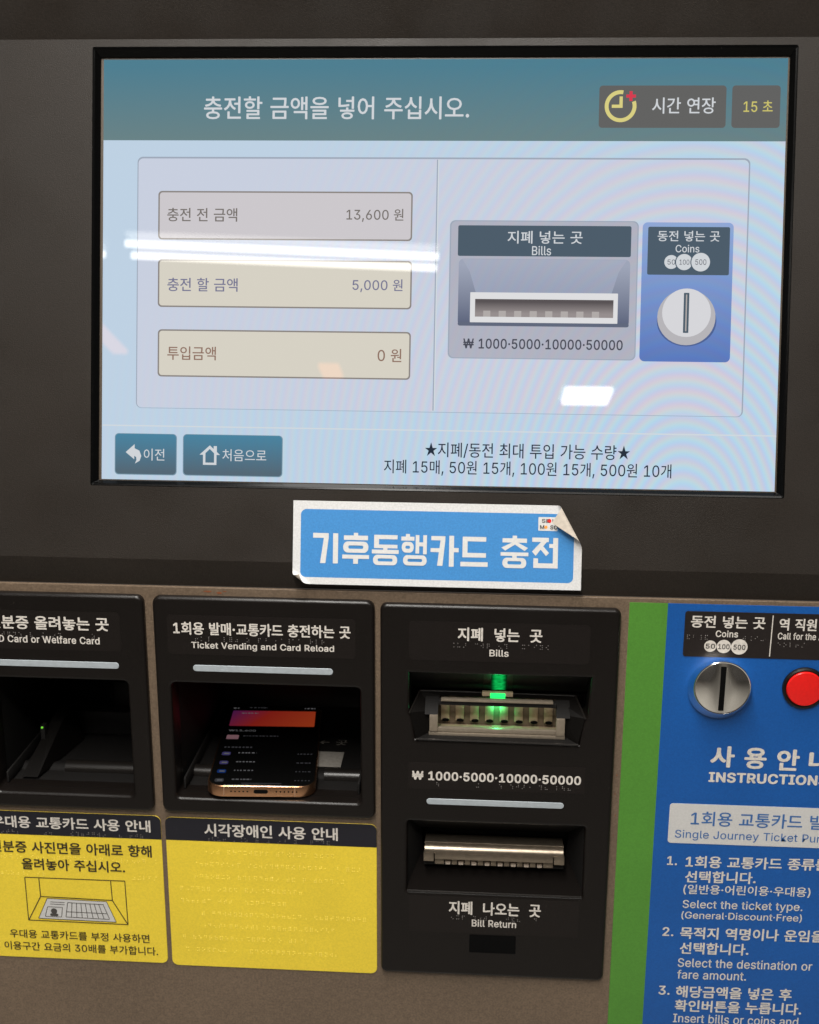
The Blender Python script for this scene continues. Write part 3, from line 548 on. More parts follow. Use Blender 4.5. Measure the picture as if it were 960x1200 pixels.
TEXTS = [
    ('title', '충전할 금액을 넣어 주십시오.', -143.1, 17.8, 293.2, 13.69, 'scr_white', 0.012),
    ('time', '시간 연장', 126.2, 163.4, 294.5, 9.47, 'scr_white', 0.01),
    ('sec', '15 초', 179.7, 196.7, 294.1, 6.7, 'scr_yellow', 0.01),
    ('r1', '충전 전 금액', -165.2, -122.0, 228.9, 8.23, 'scr_ink1', 0.01),
    ('r1', '13,600 원', -55.2, -20.6, 229.1, 7.91, 'scr_ink1', 0.01),
    ('r2', '충전 할 금액', -164.8, -121.3, 186.6, 8.28, 'scr_ink2', 0.01),
    ('r2', '5,000 원', -50.9, -20.4, 186.9, 7.95, 'scr_ink2', 0.01),
    ('r3', '투입금액', -164.5, -134.3, 144.8, 8.33, 'scr_ink3', 0.01),
    ('r3', '0 원', -34.9, -20.4, 145.0, 7.99, 'scr_ink3', 0.01),
    ('b', '지폐 넣는 곳', 42.3, 87.1, 216.6, 7.6, 'scr_white', 0.01),
    ('b', 'Bills', 57.1, 68.5, 208.7, 5.58, 'scr_white', 0.01),
    ('b', '₩ 1000·5000·10000·50000', 16.9, 112.5, 152.8, 6.13, 'scr_dark', 0.02),
    ('c', '동전 넣는 곳', 131.5, 168.2, 217.9, 6.29, 'scr_white', 0.01),
    ('c', 'Coins', 142.3, 156.3, 210.5, 4.53, 'scr_white', 0.01),
    ('c', '50', 137.7, 142.3, 202.5, 3.03, 'scr_dark', 0.0),
    ('c', '100', 144.8, 150.6, 202.5, 3.02, 'scr_dark', 0.0),
    ('c', '500', 154.1, 160.6, 202.6, 3.27, 'scr_dark', 0.0),
    ('k', '이전', -178.7, -165.8, 82.3, 7.36, 'scr_white', 0.0),
    ('k', '처음으로', -129.6, -102.4, 82.8, 7.32, 'scr_white', 0.0),
    ('n', '★지폐/동전 최대 투입 가능 수량★', -5.1, 118.5, 88.2, 9.27, 'scr_black', 0.005),
    ('n', '지폐 15매, 50원 15개, 100원 15개, 500원 10개', -29.9, 143.4, 77.3, 9.29, 'scr_black', 0.005),
    ('m1', '신분증 올려놓는 곳', -277.8, -200.5, -24.5, 9.07, 'print_white', 0.026),
    ('m1', 'ID Card or Welfare Card', -274.4, -206.9, -35.5, 4.91, 'print_white', 0.024),
    ('m2', '1회용 발매·교통카드 충전하는 곳', -159.8, -49.0, -25.5, 8.41, 'print_white', 0.026),
    ('m2', 'Ticket Vending and Card Reload', -148.8, -59.3, -37.0, 5.43, 'print_white', 0.024),
    ('m3', '지폐  넣는  곳', 17.0, 68.6, -24.6, 8.86, 'print_white', 0.026),
    ('m3', 'Bills', 36.6, 48.4, -36.4, 4.58, 'print_white', 0.024),
    ('m3', '₩ 1000·5000·10000·50000', -10.6, 95.8, -120.4, 6.2, 'print_white', 0.04),
    ('m3', '지폐  나오는  곳', 13.8, 73.6, -214.1, 9.73, 'print_white', 0.026),
    ('m3', 'Bill Return', 29.0, 57.9, -224.9, 5.31, 'print_white', 0.024),
    ('n1', '우대용 교통카드 사용 안내', -288.8, -182.3, -165.6, 8.74, 'print_white', 0.024),
    ('n1', '신분증 사진면을 아래로 향해', -291.2, -182.4, -183.9, 8.85, 'print_black', 0.022),
    ('n1', '올려놓아 주십시오.', -270.9, -201.0, -196.4, 8.6, 'print_black', 0.022),
    ('n1', '우대용 교통카드를 부정 사용하면', -283.3, -187.2, -249.7, 6.59, 'print_black', 0.015),
    ('n1', '이용구간 요금의 30배를 부가합니다.', -287.8, -181.8, -259.1, 6.62, 'print_black', 0.015),
    ('n2', '시각장애인 사용 안내', -146.6, -58.9, -166.4, 9.28, 'print_white', 0.024),
    ('i1', '동전 넣는 곳', 158.0, 202.5, -13.8, 7.92, 'print_white', 0.024),
    ('i1', 'Coins', 173.3, 186.7, -21.3, 4.39, 'print_white', 0.024),
    ('i2', '50', 167.8, 173.5, -29.5, 3.31, 'print_ink', 0.03),
    ('i2', '100', 175.3, 182.2, -29.6, 3.31, 'print_ink', 0.03),
    ('i2', '500', 184.5, 191.7, -29.7, 3.42, 'print_ink', 0.03),
    ('i1', '역 직원 호출', 210.8, 249.5, -14.3, 7.89, 'print_white', 0.024),
    ('i1', 'Call for the Assistance', 210.4, 256.8, -21.7, 4.48, 'print_white', 0.024),
    ('i3', '사', 175.6, 190.5, -102.7, 14.5, 'print_white', 0.035),
    ('i3', '용', 196.5, 210.1, -103.1, 14.48, 'print_white', 0.035),
    ('i3', '안', 216.4, 230.3, -103.5, 14.46, 'print_white', 0.035),
    ('i3', '내', 236.0, 250.0, -103.4, 14.43, 'print_white', 0.035),
    ('i3', 'INSTRUCTIONS', 175.4, 248.7, -116.8, 7.01, 'print_white', 0.05),
    ('i4', '1회용 교통카드 발매', 166.2, 258.6, -145.8, 10.12, 'print_blue', 0.015),
    ('i4', 'Single Journey Ticket Purchase', 156.9, 268.7, -157.7, 7.2, 'print_blue', 0.005),
    ('i5', '1.', 153.1, 159.4, -176.3, 6.4, 'print_white', 0.024),
    ('i5', '1회용 교통카드 종류를', 164.8, 254.5, -176.0, 8.5, 'print_white', 0.024),
    ('i5', '선택합니다.', 165.1, 209.9, -187.0, 8.58, 'print_white', 0.024),
    ('i5', '(일반용·어린이용·우대용)', 164.6, 244.9, -196.1, 7.39, 'print_white', 0.015),
    ('i5', 'Select the ticket type.', 164.8, 240.9, -207.4, 7.44, 'print_white', 0.012),
    ('i5', '(General·Discount·Free)', 164.5, 241.1, -215.1, 6.23, 'print_white', 0.012),
    ('i5', '2.', 153.1, 160.2, -228.0, 6.62, 'print_white', 0.024),
    ('i5', '목적지 역명이나 운임을', 164.4, 256.4, -227.8, 8.79, 'print_white', 0.024),
    ('i5', '선택합니다.', 164.9, 209.2, -239.4, 8.87, 'print_white', 0.024),
    ('i5', 'Select the destination or', 164.3, 250.7, -250.0, 6.69, 'print_white', 0.012),
    ('i5', 'fare amount.', 164.4, 209.1, -259.2, 6.74, 'print_white', 0.012),
    ('i5', '3.', 153.0, 160.3, -272.1, 6.81, 'print_white', 0.024),
    ('i5', '해당금액을 넣은 후', 164.3, 239.4, -272.0, 9.05, 'print_white', 0.024),
    ('i5', '확인버튼을 누릅니다.', 164.2, 246.6, -282.7, 9.11, 'print_white', 0.024),
    ('i5', 'Insert bills or coins and', 163.7, 245.3, -292.3, 6.87, 'print_white', 0.012),
]
def put_texts(owner, parent, w, frame=FL, name='lettering', rot=0.0):
    for own, t, u0, u1, v, h, col, b in TEXTS:
        if own == owner: text(name, t, u0, u1, v, h, w, col, parent, frame, b, rot)

# ------------------------------------------------------------------ the hall floor under the machine
fl = box('floor', -6000, -60, -300, 6000, 0, 8000, pbr('stone_floor', (0.36, 0.345, 0.32), 0.35, vary=[(6, 0.1), (300, 0.15)]), None, Matrix(((1, 0, 0, 0), (0, 0, -1, 0), (0, 1, 0, 0), (0, 0, 0, 1))))
fl['kind'] = 'structure'
# ------------------------------------------------------------------ the ticket machine
ROOT = empty('ticket_machine', (0, 0, HZ), 'dark brown subway ticket machine with lit touchscreen, card readers and banknote slots', 'ticket machine')

# display housing: leaning face with the display opening, top overhang, bottom return
hs = shape('display_housing', [rrect(-430, 18, 430, 333), rrect(-211, 62.8, 209.7, 328.6, 1.2)], -30, 0, 'housing', ROOT, FU)
V_ = FU.inverted() @ FL     # lower frame -> housing frame
def L2U(u, v, w): return tuple(V_ @ Vector((u, v, w)))
lo = L2U(0, 0.0, -7.0)
profile('housing_return', [(18, 0), (17.7, -0.05), (lo[1], lo[2]), (lo[1], lo[2] - 24), (18, -26)], -430, 430, 'housing', ROOT, FU, ang=20)
profile('housing_brow', [(333, 0), (334, 0.4), (345, 4), (420, 30), (420, -30), (333, -30)], -430, 430, 'housing', ROOT, FU, ang=20)

# ---- display
DSP = empty('display_assembly', (0, 0, 0)); DSP.parent = ROOT
def ring_mesh(name, loops, mat, parent, frame):
    """loops: (x0, y0, x1, y1, w, r); a frame stepping through them."""
    vs = []; fs = []
    for x0, y0, x1, y1, w, r in loops: vs += [(x, y, w) for x, y in rrect(x0, y0, x1, y1, r, 4)]
    n = len(rrect(0, 0, 9, 9, 1, 4))
    for k in range(len(loops) - 1):
        for i in range(n):
            j = (i + 1) % n; fs.append((k * n + i, k * n + j, (k + 1) * n + j, (k + 1) * n + i))
    me = bpy.data.meshes.new(name); me.from_pydata(vs, [], fs); smooth(me, 25)
    return link(name, me, mat, parent, frame)
ring_mesh('bezel', [(-211, 62.8, 209.7, 328.6, -5, 1.2), (-211, 62.8, 209.7, 328.6, -0.2, 1.2), (-210.6, 63.2, 209.3, 328.2, 0.1, 1.2),
                    (-209.6, 64.2, 208.3, 327.0, -0.2, .8), (-207.9, 65.6, 206.5, 324.4, -2.6, .5), (-206.9, 66.1, 205.7, 323.4, -3.4, .4)], 'gloss', DSP, FU)
flat('panel_border', [rrect(-210, 62, 209, 327)], -4.6, pbr('panel_border', (0.06, 0.045, 0.032), 0.4), DSP, FU)
W0 = -4.4
def el(name, contours, k, mat): return flat(name, contours, W0 + k * 0.06, mat, DSP, FU)
el('screen_background', [rrect(-205.3, 66.7, 204.9, 322.2)], 0, 'scr_bg')
el('screen_header', [rrect(-205.3, 273.8, 204.9, 322.2)], 1, 'scr_header')
el('screen_line', [rrect(-204.9, 99.6, 204.9, 100.4)], 1, 'scr_line')
el('screen_panel', [rrect(-183.6, 111.5, 184.2, 263.2, 3)], 1, 'scr_panel')
el('screen_panel_edge', [rrect(-184.0, 110.9, 184.8, 263.9, 3.4), rrect(-183.4, 111.2, 184.0, 262.9, 3)], 2, 'scr_panel_edge')
el('screen_divider', [rrect(-1.0, 112, -0.3, 262.6)], 2, 'scr_panel_edge')
el('screen_divider', [rrect(-0.3, 112, 0.4, 262.6)], 2, 'scr_line')
for nm, a, b in (('screen_key', (95.0, 281.6), (169.6, 306.4)), ('screen_timer', (173.0, 281.6), (201.1, 306.4))):
    el(nm, [rrect(*a, *b, 2)], 2, 'scr_grey')
# clock mark
def arc(cx, cy, r0, r1, a0, a1, n=40):
    o = [(cx + r1 * math.cos(math.radians(a0 + (a1 - a0) * i / n)), cy + r1 * math.sin(math.radians(a0 + (a1 - a0) * i / n))) for i in range(n + 1)]
    i_ = [(cx + r0 * math.cos(math.radians(a1 - (a1 - a0) * i / n)), cy + r0 * math.sin(math.radians(a1 - (a1 - a0) * i / n))) for i in range(n + 1)]
    return o + i_
el('clock_symbol', [arc(107.7, 294.3, 7.1, 9.4, 80, 380)], 3, 'scr_clock')
el('clock_symbol', [[(102.5, 293.3), (108.9, 293.3), (108.9, 300), (107, 300), (107, 295.2), (102.5, 295.2)]], 3, 'scr_clock')
el('plus_symbol', [[(110.9, 299.3), (112.8, 299.3), (112.8, 297.3), (114.6, 297.3), (114.6, 299.3), (116.6, 299.3), (116.6, 301.1), (114.6, 301.1), (114.6, 303.1), (112.8, 303.1), (112.8, 301.1), (110.9, 301.1)]], 4, 'scr_red')
# amount boxes
for (a, b, c_, d), m in (((-170.9, 213.9, -15.2, 243.3), 'scr_box1'), ((-170.8, 172.9, -14.9, 202.0), 'scr_box2'), ((-170.6, 130.4, -14.9, 159.3), 'scr_box2')):
    el('amount_box', [rrect(a, b, c_, d, 2.4)], 3, m)
    el('amount_box_edge', [rrect(a, b, c_, d, 2.4), rrect(a + .9, b + .9, c_ - .9, d - .9, 1.8)], 4, 'scr_boxedge')
# banknote picture
el('bill_picture', [rrect(7.6, 143.8, 120.3, 226.6, 3.2)], 3, 'scr_bills')
el('bill_picture_edge', [rrect(7.6, 143.8, 120.3, 226.6, 3.2), rrect(8.4, 144.4, 119.6, 226.0, 3)], 4, 'scr_panel_edge')
el('bill_picture_head', [rrect(12.6, 205.3, 116.0, 223.6, 1)], 4, 'scr_slate')
el('bill_picture_bay', [rrect(13.3, 163.5, 115.8, 203.7, 3)], 4, 'scr_bayside')
el('bill_picture_bay', [[(15.5, 203.4), (113.7, 203.4), (109, 196), (105, 183), (102, 183), (26, 183), (24, 183), (20, 196)]], 5, 'scr_bay')
el('bill_picture_bay', [rrect(13.3, 163.5, 115.8, 166, 1.2)], 5, 'scr_bayedge')
el('bill_picture_frame', [rrect(20.6, 165.6, 109.0, 183.6, .4)], 6, 'scr_slotframe')
el('bill_picture_slot', [rrect(23.6, 169.0, 106.4, 179.6)], 7, 'scr_slot')
el('bill_picture_teeth', [rrect(28.6 + 9.3 * i, 169.0, 32.9 + 9.3 * i, 172.6) for i in range(8)], 8, 'scr_tooth')
# coin picture
el('coin_picture', [rrect(122.6, 143.4, 176.2, 226.0, 3)], 3, 'scr_coin')
el('coin_picture_head', [rrect(125.9, 195.0, 174.1, 223.4, 1)], 4, 'scr_slate')
for i, (x, r) in enumerate(((140.0, 4.1), (147.6, 4.8), (157.3, 5.5))):
    el('coin_symbol', [circ(x, 202.6, r)], 5 + 2 * i, 'scr_white')
    if i < 2: el('coin_symbol_edge', [circ((147.6, 157.3)[i], 202.6, (5.4, 6.1)[i])], 6 + 2 * i, 'scr_slate')
el('coin_knob_shadow', [circ(150.0, 167.6, 17.6, ry=15.0)], 4, 'scr_knobshade')
el('coin_knob_picture', [circ(149.8, 169.9, 17.2, ry=16.6)], 5, 'scr_knobrim')
el('coin_knob_picture', [circ(149.8, 172.6, 14.4, ry=14.4)], 6, 'scr_knob')
el('coin_knob_slit', [rrect(148.0, 160.6, 151.2, 184.4, .3)], 7, 'scr_slate')
el('coin_knob_slit', [rrect(149.2, 161.6, 150.0, 183.4)], 8, 'scr_tooth')
# keys at the foot
for a, b, c_, d in ((-196.6, 70.2, -158.7, 94.9), (-153.9, 70.3, -92.9, 95.0)):
    el('screen_key', [rrect(a - .5, b - .5, c_ + .5, d + .3, 2.4)], 2, 'scr_keyedge')
    el('screen_key', [rrect(a, b, c_, d, 2.2)], 3, 'scr_key')
el('back_arrow', [[(-190.2, 83.6), (-184.6, 88.6), (-184.6, 86.0), (-181.6, 84.6), (-180.4, 81.4), (-181.4, 78.4), (-184.4, 76.6), (-183.4, 78.8), (-183.6, 80.6), (-184.8, 81.4), (-184.8, 79.2)]], 4, 'scr_white')
hx, hy = -137.6, 82.2
el('home_symbol', [[(hx - 6.4, hy + .6), (hx, hy + 6.4), (hx + 2.4, hy + 4.2), (hx + 2.4, hy + 6), (hx + 4.4, hy + 6), (hx + 4.4, hy + 2.4), (hx + 6.4, hy + .6), (hx + 4.2, hy + .6), (hx + 4.2, hy - 5.6), (hx - 4.2, hy - 5.6), (hx - 4.2, hy + .6)],
                   [(hx - 2.7, hy - 4.2), (hx + 2.7, hy - 4.2), (hx + 2.7, hy + 1.6), (hx, hy + 4.2), (hx - 2.7, hy + 1.6)]], 4, 'scr_white')
for own in ('title', 'time', 'sec', 'r1', 'r2', 'r3', 'b', 'c', 'k', 'n'):
    put_texts(own, DSP, W0 + 12 * 0.06, FU, 'screen_text')

# ---- lower plate with cut-outs behind the modules
shape('lower_plate', [rrect(-430, -560, 430, -0.3), rrect(-308, -148, -186, -16), rrect(-164, -148, -42, -16), rrect(-22, -255, 108, -18)], -7, -4.2, 'plate', ROOT, bevel=0.3)
def blot(cx, cy, rx, ry, n=18):
    return [(cx + rx * math.cos(2 * math.pi * i / n) * random.uniform(.55, 1.1), cy + ry * math.sin(2 * math.pi * i / n) * random.uniform(.55, 1.1)) for i in range(n)]
for x, y, a, b in ((-138, -2.6, 3.0, .7), (-131, -3.4, 2.2, .8), (-127.5, -2.4, 1.4, .4), (118.4, -118, .35, .9), (117.9, -131, .3, .6), (118.8, -146, .3, .8), (118.2, -160, .25, .5)):
    flat('rust_spot', [blot(x, y, a, b)], -4.1, 'rust', ROOT)

def cavity(name, x0, y0, x1, y1, w0, w1, mat, parent, taper=0):
    vs = [(x0, y0, w1), (x1, y0, w1), (x1, y1, w1), (x0, y1, w1)]
    t = taper; vs += [(x0 + t, y0 + t, w0), (x1 - t, y0 + t, w0), (x1 - t, y1 - t, w0), (x0 + t, y1 - t, w0)]
    fs = [(0, 4, 5, 1), (1, 5, 6, 2), (2, 6, 7, 3), (3, 7, 4, 0), (4, 7, 6, 5)]
    me = bpy.data.meshes.new(name); me.from_pydata(vs, [], fs)
    return link(name, me, mat, parent, FL)

def module(name, outer, holes, label=None):
    r = empty(name, (0, 0, 0)); r.parent = ROOT
    if label: r['label'] = label
    shape('housing', [outer] + holes, -20, 0, 'module', r, bevel=2.3, res=5)
    return r

# ---- card reader modules
def reader(x0, x1, ox0, ox1, label, bar, bars):
    md = module('card_reader', rrect(x0, -153.0, x1, -5.4, 5), [rrect(ox0 - 1.2, -142.2, ox1 + 1.2, -62.6, 3)], label)
    cavity('cavity', ox0 - 1.5, -143.5, ox1 + 1.5, -61.0, -150, -12, 'cavity', md)
    shape('light_bar', [rrect(bar[0], -54.0, bar[1], -49.8, 2.0, 5)], -0.6, 0.35, 'lightbar', md, bevel=0.25)
    # shelf: lip, trough, rounded ridge, platform running back
    profile('reader_shelf', [(-146, -10), (-141.9, -9), (-143.6, -12), (-144.2, -33), (-142.6, -36.5), (-141.2, -38.5), (-140.7, -41), (-141.4, -44), (-142.6, -47), (-142.9, -50), (-142.0, -149), (-146, -149)],
            ox0 - 1, ox1 + 1, 'cavity', md, ang=50)
    for a_, b_ in bars:
        profile('shelf_bar', [(-142.6 + 5.2 * math.sin(math.radians(t)), -38 + 5.2 * math.cos(math.radians(t))) for t in range(0, 360, 20)], a_, b_, 'rim', md, ang=60)
    box('guide_rail', ox1 - 2.2, -141.8, -140, ox1 - 0.8, -134, -12, 'cavity', md, bevel=.4)
    box('guide_rail', ox0 + 0.8, -141.8, -140, ox0 + 2.2, -134, -12, 'cavity', md, bevel=.4)
    return md
rdA = reader(-316.5, -178.2, -280.5, -192.2, 'card reader beside the left edge with a dark empty tray', (-283.5, -195.6), ((-248, -192),))
shape('label_film', [rrect(-310, -42.4, -193.4, -16.6, 2.5)], 0.0, 0.15, 'label_film', rdA)
put_texts('m1', rdA, 0.3)
braille(rdA, -305, -197, -32.6, 0.15, gap=.3)
# things inside the empty reader
quads('card_guide', [(-273, -141.5, -20), (-262, -141.5, -20), (-250, -141.5, -80), (-268, -141.5, -80), (-263, -112, -70), (-256, -112, -74)],
      [(0, 1, 2, 3), (0, 3, 4), (3, 2, 5, 4), (1, 0, 4, 5), (2, 1, 5)], 'deep', rdA)
box('sensor_block', -232, -126, -120, -208, -104, -96, 'module', rdA, bevel=.8)
box('sensor_block', -262, -141.5, -105, -196, -124, -88, 'cavity', rdA, bevel=.8)
lathe('status_lamp', [(-266.5, -117.6, .7, -46), (-266.5, -117.6, .6, -45.2), (-266.5, -117.6, .2, -45)], 'led_dot', rdA, n=12)
box('lamp_stalk', -268, -141.5, -52, -265, -116.6, -46.1, 'cavity', rdA, bevel=.3)

rdB = reader(-172.6, -34.3, -161.8, -44.6, 'card reader with a smartphone lying in its tray', (-148.4, -60.2), ((-162.5, -147.5), (-71.5, -44)))
shape('label_film', [rrect(-163.6, -43, -46.0, -17.0, 2.5)], 0.0, 0.15, 'label_film', rdB)
put_texts('m2', rdB, 0.3)
braille(rdB, -146, -60, -32.4, 0.15, gap=.25)
flat('grey_tag', [rrect(0, 0, 19, 23)], 0, 'tag', rdB, FL @ Matrix.Translation(Vector((-81.5, -142.0, -50)) * S) @ Matrix.Rotation(-math.pi / 2, 4, 'X'))
text('platform_print', '← 곳', -82, -62, 88, 8, 0.0, 'tag', rdB, FL @ Matrix.Translation(Vector((0, -141.9, 0)) * S) @ Matrix.Rotation(-math.pi / 2, 4, 'X'))
box('rear_bar', -161, -112, -132, -45, -109.6, -128, 'module', rdB, bevel=.5)

# ---- bill module
A_out = [(-12.6, -51.4), (-12.6, -77.5), (-10.6, -80), (-8.6, -95.6), (93.4, -96.2), (95.6, -80), (98.0, -77.8), (99.6, -51.4)]
B_out = rrect(-13.6, -203.4, 99.8, -153.2, 1.5)
bl = module('bill_unit', rrect(-30.8, -265.2, 115.8, -6.6, 4.2), [A_out, B_out], 'banknote module with a green lit insertion slot above a return slot')
shape('label_film', [rrect(-12.9, -42.4, 97.8, -17.0, 3)], 0.0, 0.15, 'label_film', bl)
shape('label_film', [rrect(-12.8, -129.8, 98.2, -111.4, 1)], 0.0, 0.15, 'label_film', bl)
shape('label_film', [rrect(-12.1, -232.8, 98.2, -206.3, 1)], 0.0, 0.15, 'label_film', bl)
put_texts('m3', bl, 0.3)
braille(bl, 10, 76, -32.0, 0.15, gap=.25); braille(bl, -2, 92, -126.2, 0.15, gap=.35); braille(bl, 12, 72, -221.4, 0.15, gap=.35)
shape('light_bar', [rrect(-1.3, -140.4, 85.7, -136.3, 2.0, 5)], -0.6, 0.35, 'lightbar', bl, bevel=0.25)
flat('sensor_window', [rrect(27.6, -247.0, 58.0, -233.7, .4)], 0.15, 'black', bl)

# insertion slot
cavity('cavity', -13.5, -96.2, 100, -51, -46, -12, 'cavity', bl)
quads('slot_slope', [(-12.8, -51.6, -6), (99.8, -51.6, -6), (99.8, -72, -27), (-12.8, -72, -27)], [(0, 3, 2, 1)], 'cavity', bl)
col_v = [(-7, -71.2, -20), (-12.2, -77.6, 0.2), (-8.2, -95.0, 0.6), (92.9, -95.6, 0.6), (96.6, -78.2, 0.2), (91.9, -71.9, -20),
         (6, -72.6, -16), (1.5, -79.0, -7), (0.4, -92.9, -5), (84.6, -93.2, -5), (83.2, -79.2, -7), (79, -72.8, -16)]
quads('slot_collar', col_v, [(0, 1, 7, 6), (1, 2, 8, 7), (2, 3, 9, 8), (3, 4, 10, 9), (4, 5, 11, 10), (5, 0, 6, 11)], 'deep', bl)
def rim(name, a, b, t, mat):
    """A thin round rod from a to b."""
    a, b = Vector(a), Vector(b); d = (b - a).normalized(); x = d.orthogonal().normalized() * t; y = d.cross(x).normalized() * t
    vs = [tuple(p + x * math.cos(k * math.pi / 4) + y * math.sin(k * math.pi / 4)) for p in (a, b) for k in range(8)]
    fs = [tuple(range(8)), tuple(range(15, 7, -1))] + [(i, (i + 1) % 8, 8 + (i + 1) % 8, 8 + i) for i in range(8)]
    return quads(name, vs, fs, mat, bl, sm=True)
rim('collar_rim', (-7, -71.1, -20), (32.5, -71.3, -20), .6, 'rim')
rim('collar_rim', (52.3, -71.5, -20), (91.9, -71.8, -20), .6, 'rim')
rim('collar_rim', (-7, -71.1, -20), (-12.4, -77.6, 0.3), .6, 'rim'); rim('collar_rim', (91.9, -71.8, -20), (96.8, -78.2, 0.3), .6, 'rim')
rim('collar_rim', (-8.4, -95.2, 0.7), (93.1, -95.8, 0.7), .6, 'rim')
# metal U frame
box('slot_frame', 0.0, -91.4, -6.5, 5.2, -79.9, -2.4, 'satin', bl, bevel=.25)
box('slot_frame', 79.2, -91.9, -6.5, 84.6, -80.0, -2.4, 'satin', bl, bevel=.25)
box('slot_sill', 5.2, -91.6, -6.0, 79.2, -88.7, -3.2, 'satin', bl, bevel=.25)
box('slot_sill', -0.4, -94.4, -6.0, 84.9, -91.9, -2.8, 'satin', bl, bevel=.3)
box('slot_head_bar', 7.0, -71.7, -9, 77.0, -70.3, -5.2, 'satin', bl, bevel=.2)
box('slot_head_block', 5.2, -75.0, -12, 79.2, -71.9, -7, 'cavity', bl, bevel=.2)
for x0, x1 in ((-3.0, 5.2), (79.2, 87.6)):
    quads('slot_cheek', [(x0, -79.9, -3), (x1, -79.9, -3), (x1, -72, -13), (x0, -72, -13), (x0, -79.9, -14), (x1, -79.9, -14)],
          [(0, 1, 2, 3), (0, 3, 4), (1, 5, 2), (3, 2, 5, 4), (0, 4, 5, 1)], 'deep', bl)
# back of the mouth: tan guides with dark rollers
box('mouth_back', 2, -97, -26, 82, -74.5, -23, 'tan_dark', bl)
profile('mouth_floor', [(-92.4, -6), (-92.0, -6), (-94.5, -22), (-96, -22), (-96, -6)], 3, 82, 'tan', bl, ang=20)
for i in range(8):
    cx = 9.2 + 9.42 * i
    box('bill_guide', cx - 2.7, -91.2, -22.8, cx + 2.7, -75.5, -20.2, 'tan', bl, bevel=.3)
    shape('bill_roller', [circ(cx + .4, -90.8, 2.3, 20, 1.0)], -20.4, -19.2, 'black', bl)
# green lamp and its light guide up the slope
def on_slope(u0, u1, v0, v1, off):
    k = 1 / math.sqrt((20.4 ** 2 + 21 ** 2))
    def pt(u, v):
        t = (v + 51.6) / -20.4; w = -6 - 21 * t
        return (u, v - 21 * k * off + 0, w + 20.4 * k * off)
    return [pt(u0, v0), pt(u1, v0), pt(u1, v1), pt(u0, v1)]
quads('light_guide', on_slope(33.4, 51.8, -71, -53.2, .35), [(0, 1, 2, 3)], 'label_film', bl)
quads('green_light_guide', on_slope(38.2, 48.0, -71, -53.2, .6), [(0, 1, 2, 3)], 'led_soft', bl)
box('lamp_lens', 32.6, -73.2, -20, 52.2, -69.8, -17, 'tan', bl, bevel=.3)
box('green_lamp', 37.8, -74.0, -19, 47.4, -70.2, -16.2, 'led_green', bl, bevel=.5)
gl = bpy.data.lights.new('green_glow', 'POINT'); gl.color = (0.05, 1.0, 0.3); gl.energy = 0.010; gl.shadow_soft_size = 0.002
go = bpy.data.objects.new('green_glow', gl); C.objects.link(go); go.location = FL @ (Vector((42.6, -79.5, -18.5)) * S)

# return slot
cavity('cavity', -14.6, -204.4, 100.8, -152.4, -44, -12, 'cavity', bl)
quads('slot_slope', [(-14, -153.4, -5), (100.2, -153.4, -5), (92, -172, -27), (-6, -172, -27)], [(0, 3, 2, 1)], 'cavity', bl)
quads('slot_cheek', [(-14, -153.4, -5), (-14, -203.6, -3), (-4, -189, -27), (-6, -172, -27)], [(0, 3, 2, 1)], 'cavity', bl)
quads('slot_cheek', [(100.2, -153.4, -5), (100.2, -203.6, -3), (90, -189, -27), (92, -172, -27)], [(0, 1, 2, 3)], 'cavity', bl)
profile('chin', [(-203.0, -1.2), (-203.8, -2), (-206, -30), (-188, -30), (-190, -22), (-198, -9)], -13.5, 99.7, 'chin', bl, ang=40)
rim('chin_rim', (-13.2, -203.2, -0.3), (99.4, -203.2, -0.3), .6, 'rim')
pr_ = [(-178.6, -6.0), (-178.2, -8.2), (-177.0, -9.9), (-175.4, -10.8), (-174.2, -10.9), (-173.4, -10.2), (-172.9, -10.4), (-172.8, -11.4), (-176.0, -26), (-186, -26), (-186, -12)]
profile('shutter_bar', pr_, -2.6, 87.4, 'shutter', bl, ang=35)
box('shutter_face', -3.2, -184.6, -9.5, 3.4, -178.7, -5.8, 'shutter', bl, bevel=.25)
box('shutter_face', 4.1, -182.9, -9.5, 80.6, -178.7, -5.8, 'shutter', bl, bevel=.25)
box('shutter_face', 81.3, -184.0, -9.5, 87.9, -178.3, -5.8, 'shutter', bl, bevel=.25)
box('shutter_shadow_gap', 4.2, -184.6, -16, 81.0, -182.9, -11, 'black', bl)
for i in range(9):
    x0 = 12.6 + 8.51 * (i - 1) + 2.4; x1 = x0 + 3.7
    if i == 0: x0 = 4.0
    if i == 8: x1 = 81.0
    box('lower_plate_piece', x0, -188.6, -13, x1, -184.6, -9.5, 'shutter', bl, bevel=.2)
for i in range(8):
    cx = 12.6 + 8.51 * i
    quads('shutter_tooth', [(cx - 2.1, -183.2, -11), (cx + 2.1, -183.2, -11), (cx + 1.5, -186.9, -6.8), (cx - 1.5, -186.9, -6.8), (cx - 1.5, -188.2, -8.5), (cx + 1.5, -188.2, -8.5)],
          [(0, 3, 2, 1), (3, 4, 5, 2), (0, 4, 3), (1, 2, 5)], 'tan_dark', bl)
box('slot_wall', -3.0, -190.5, -26, 88.0, -188.6, -12, 'cavity', bl)

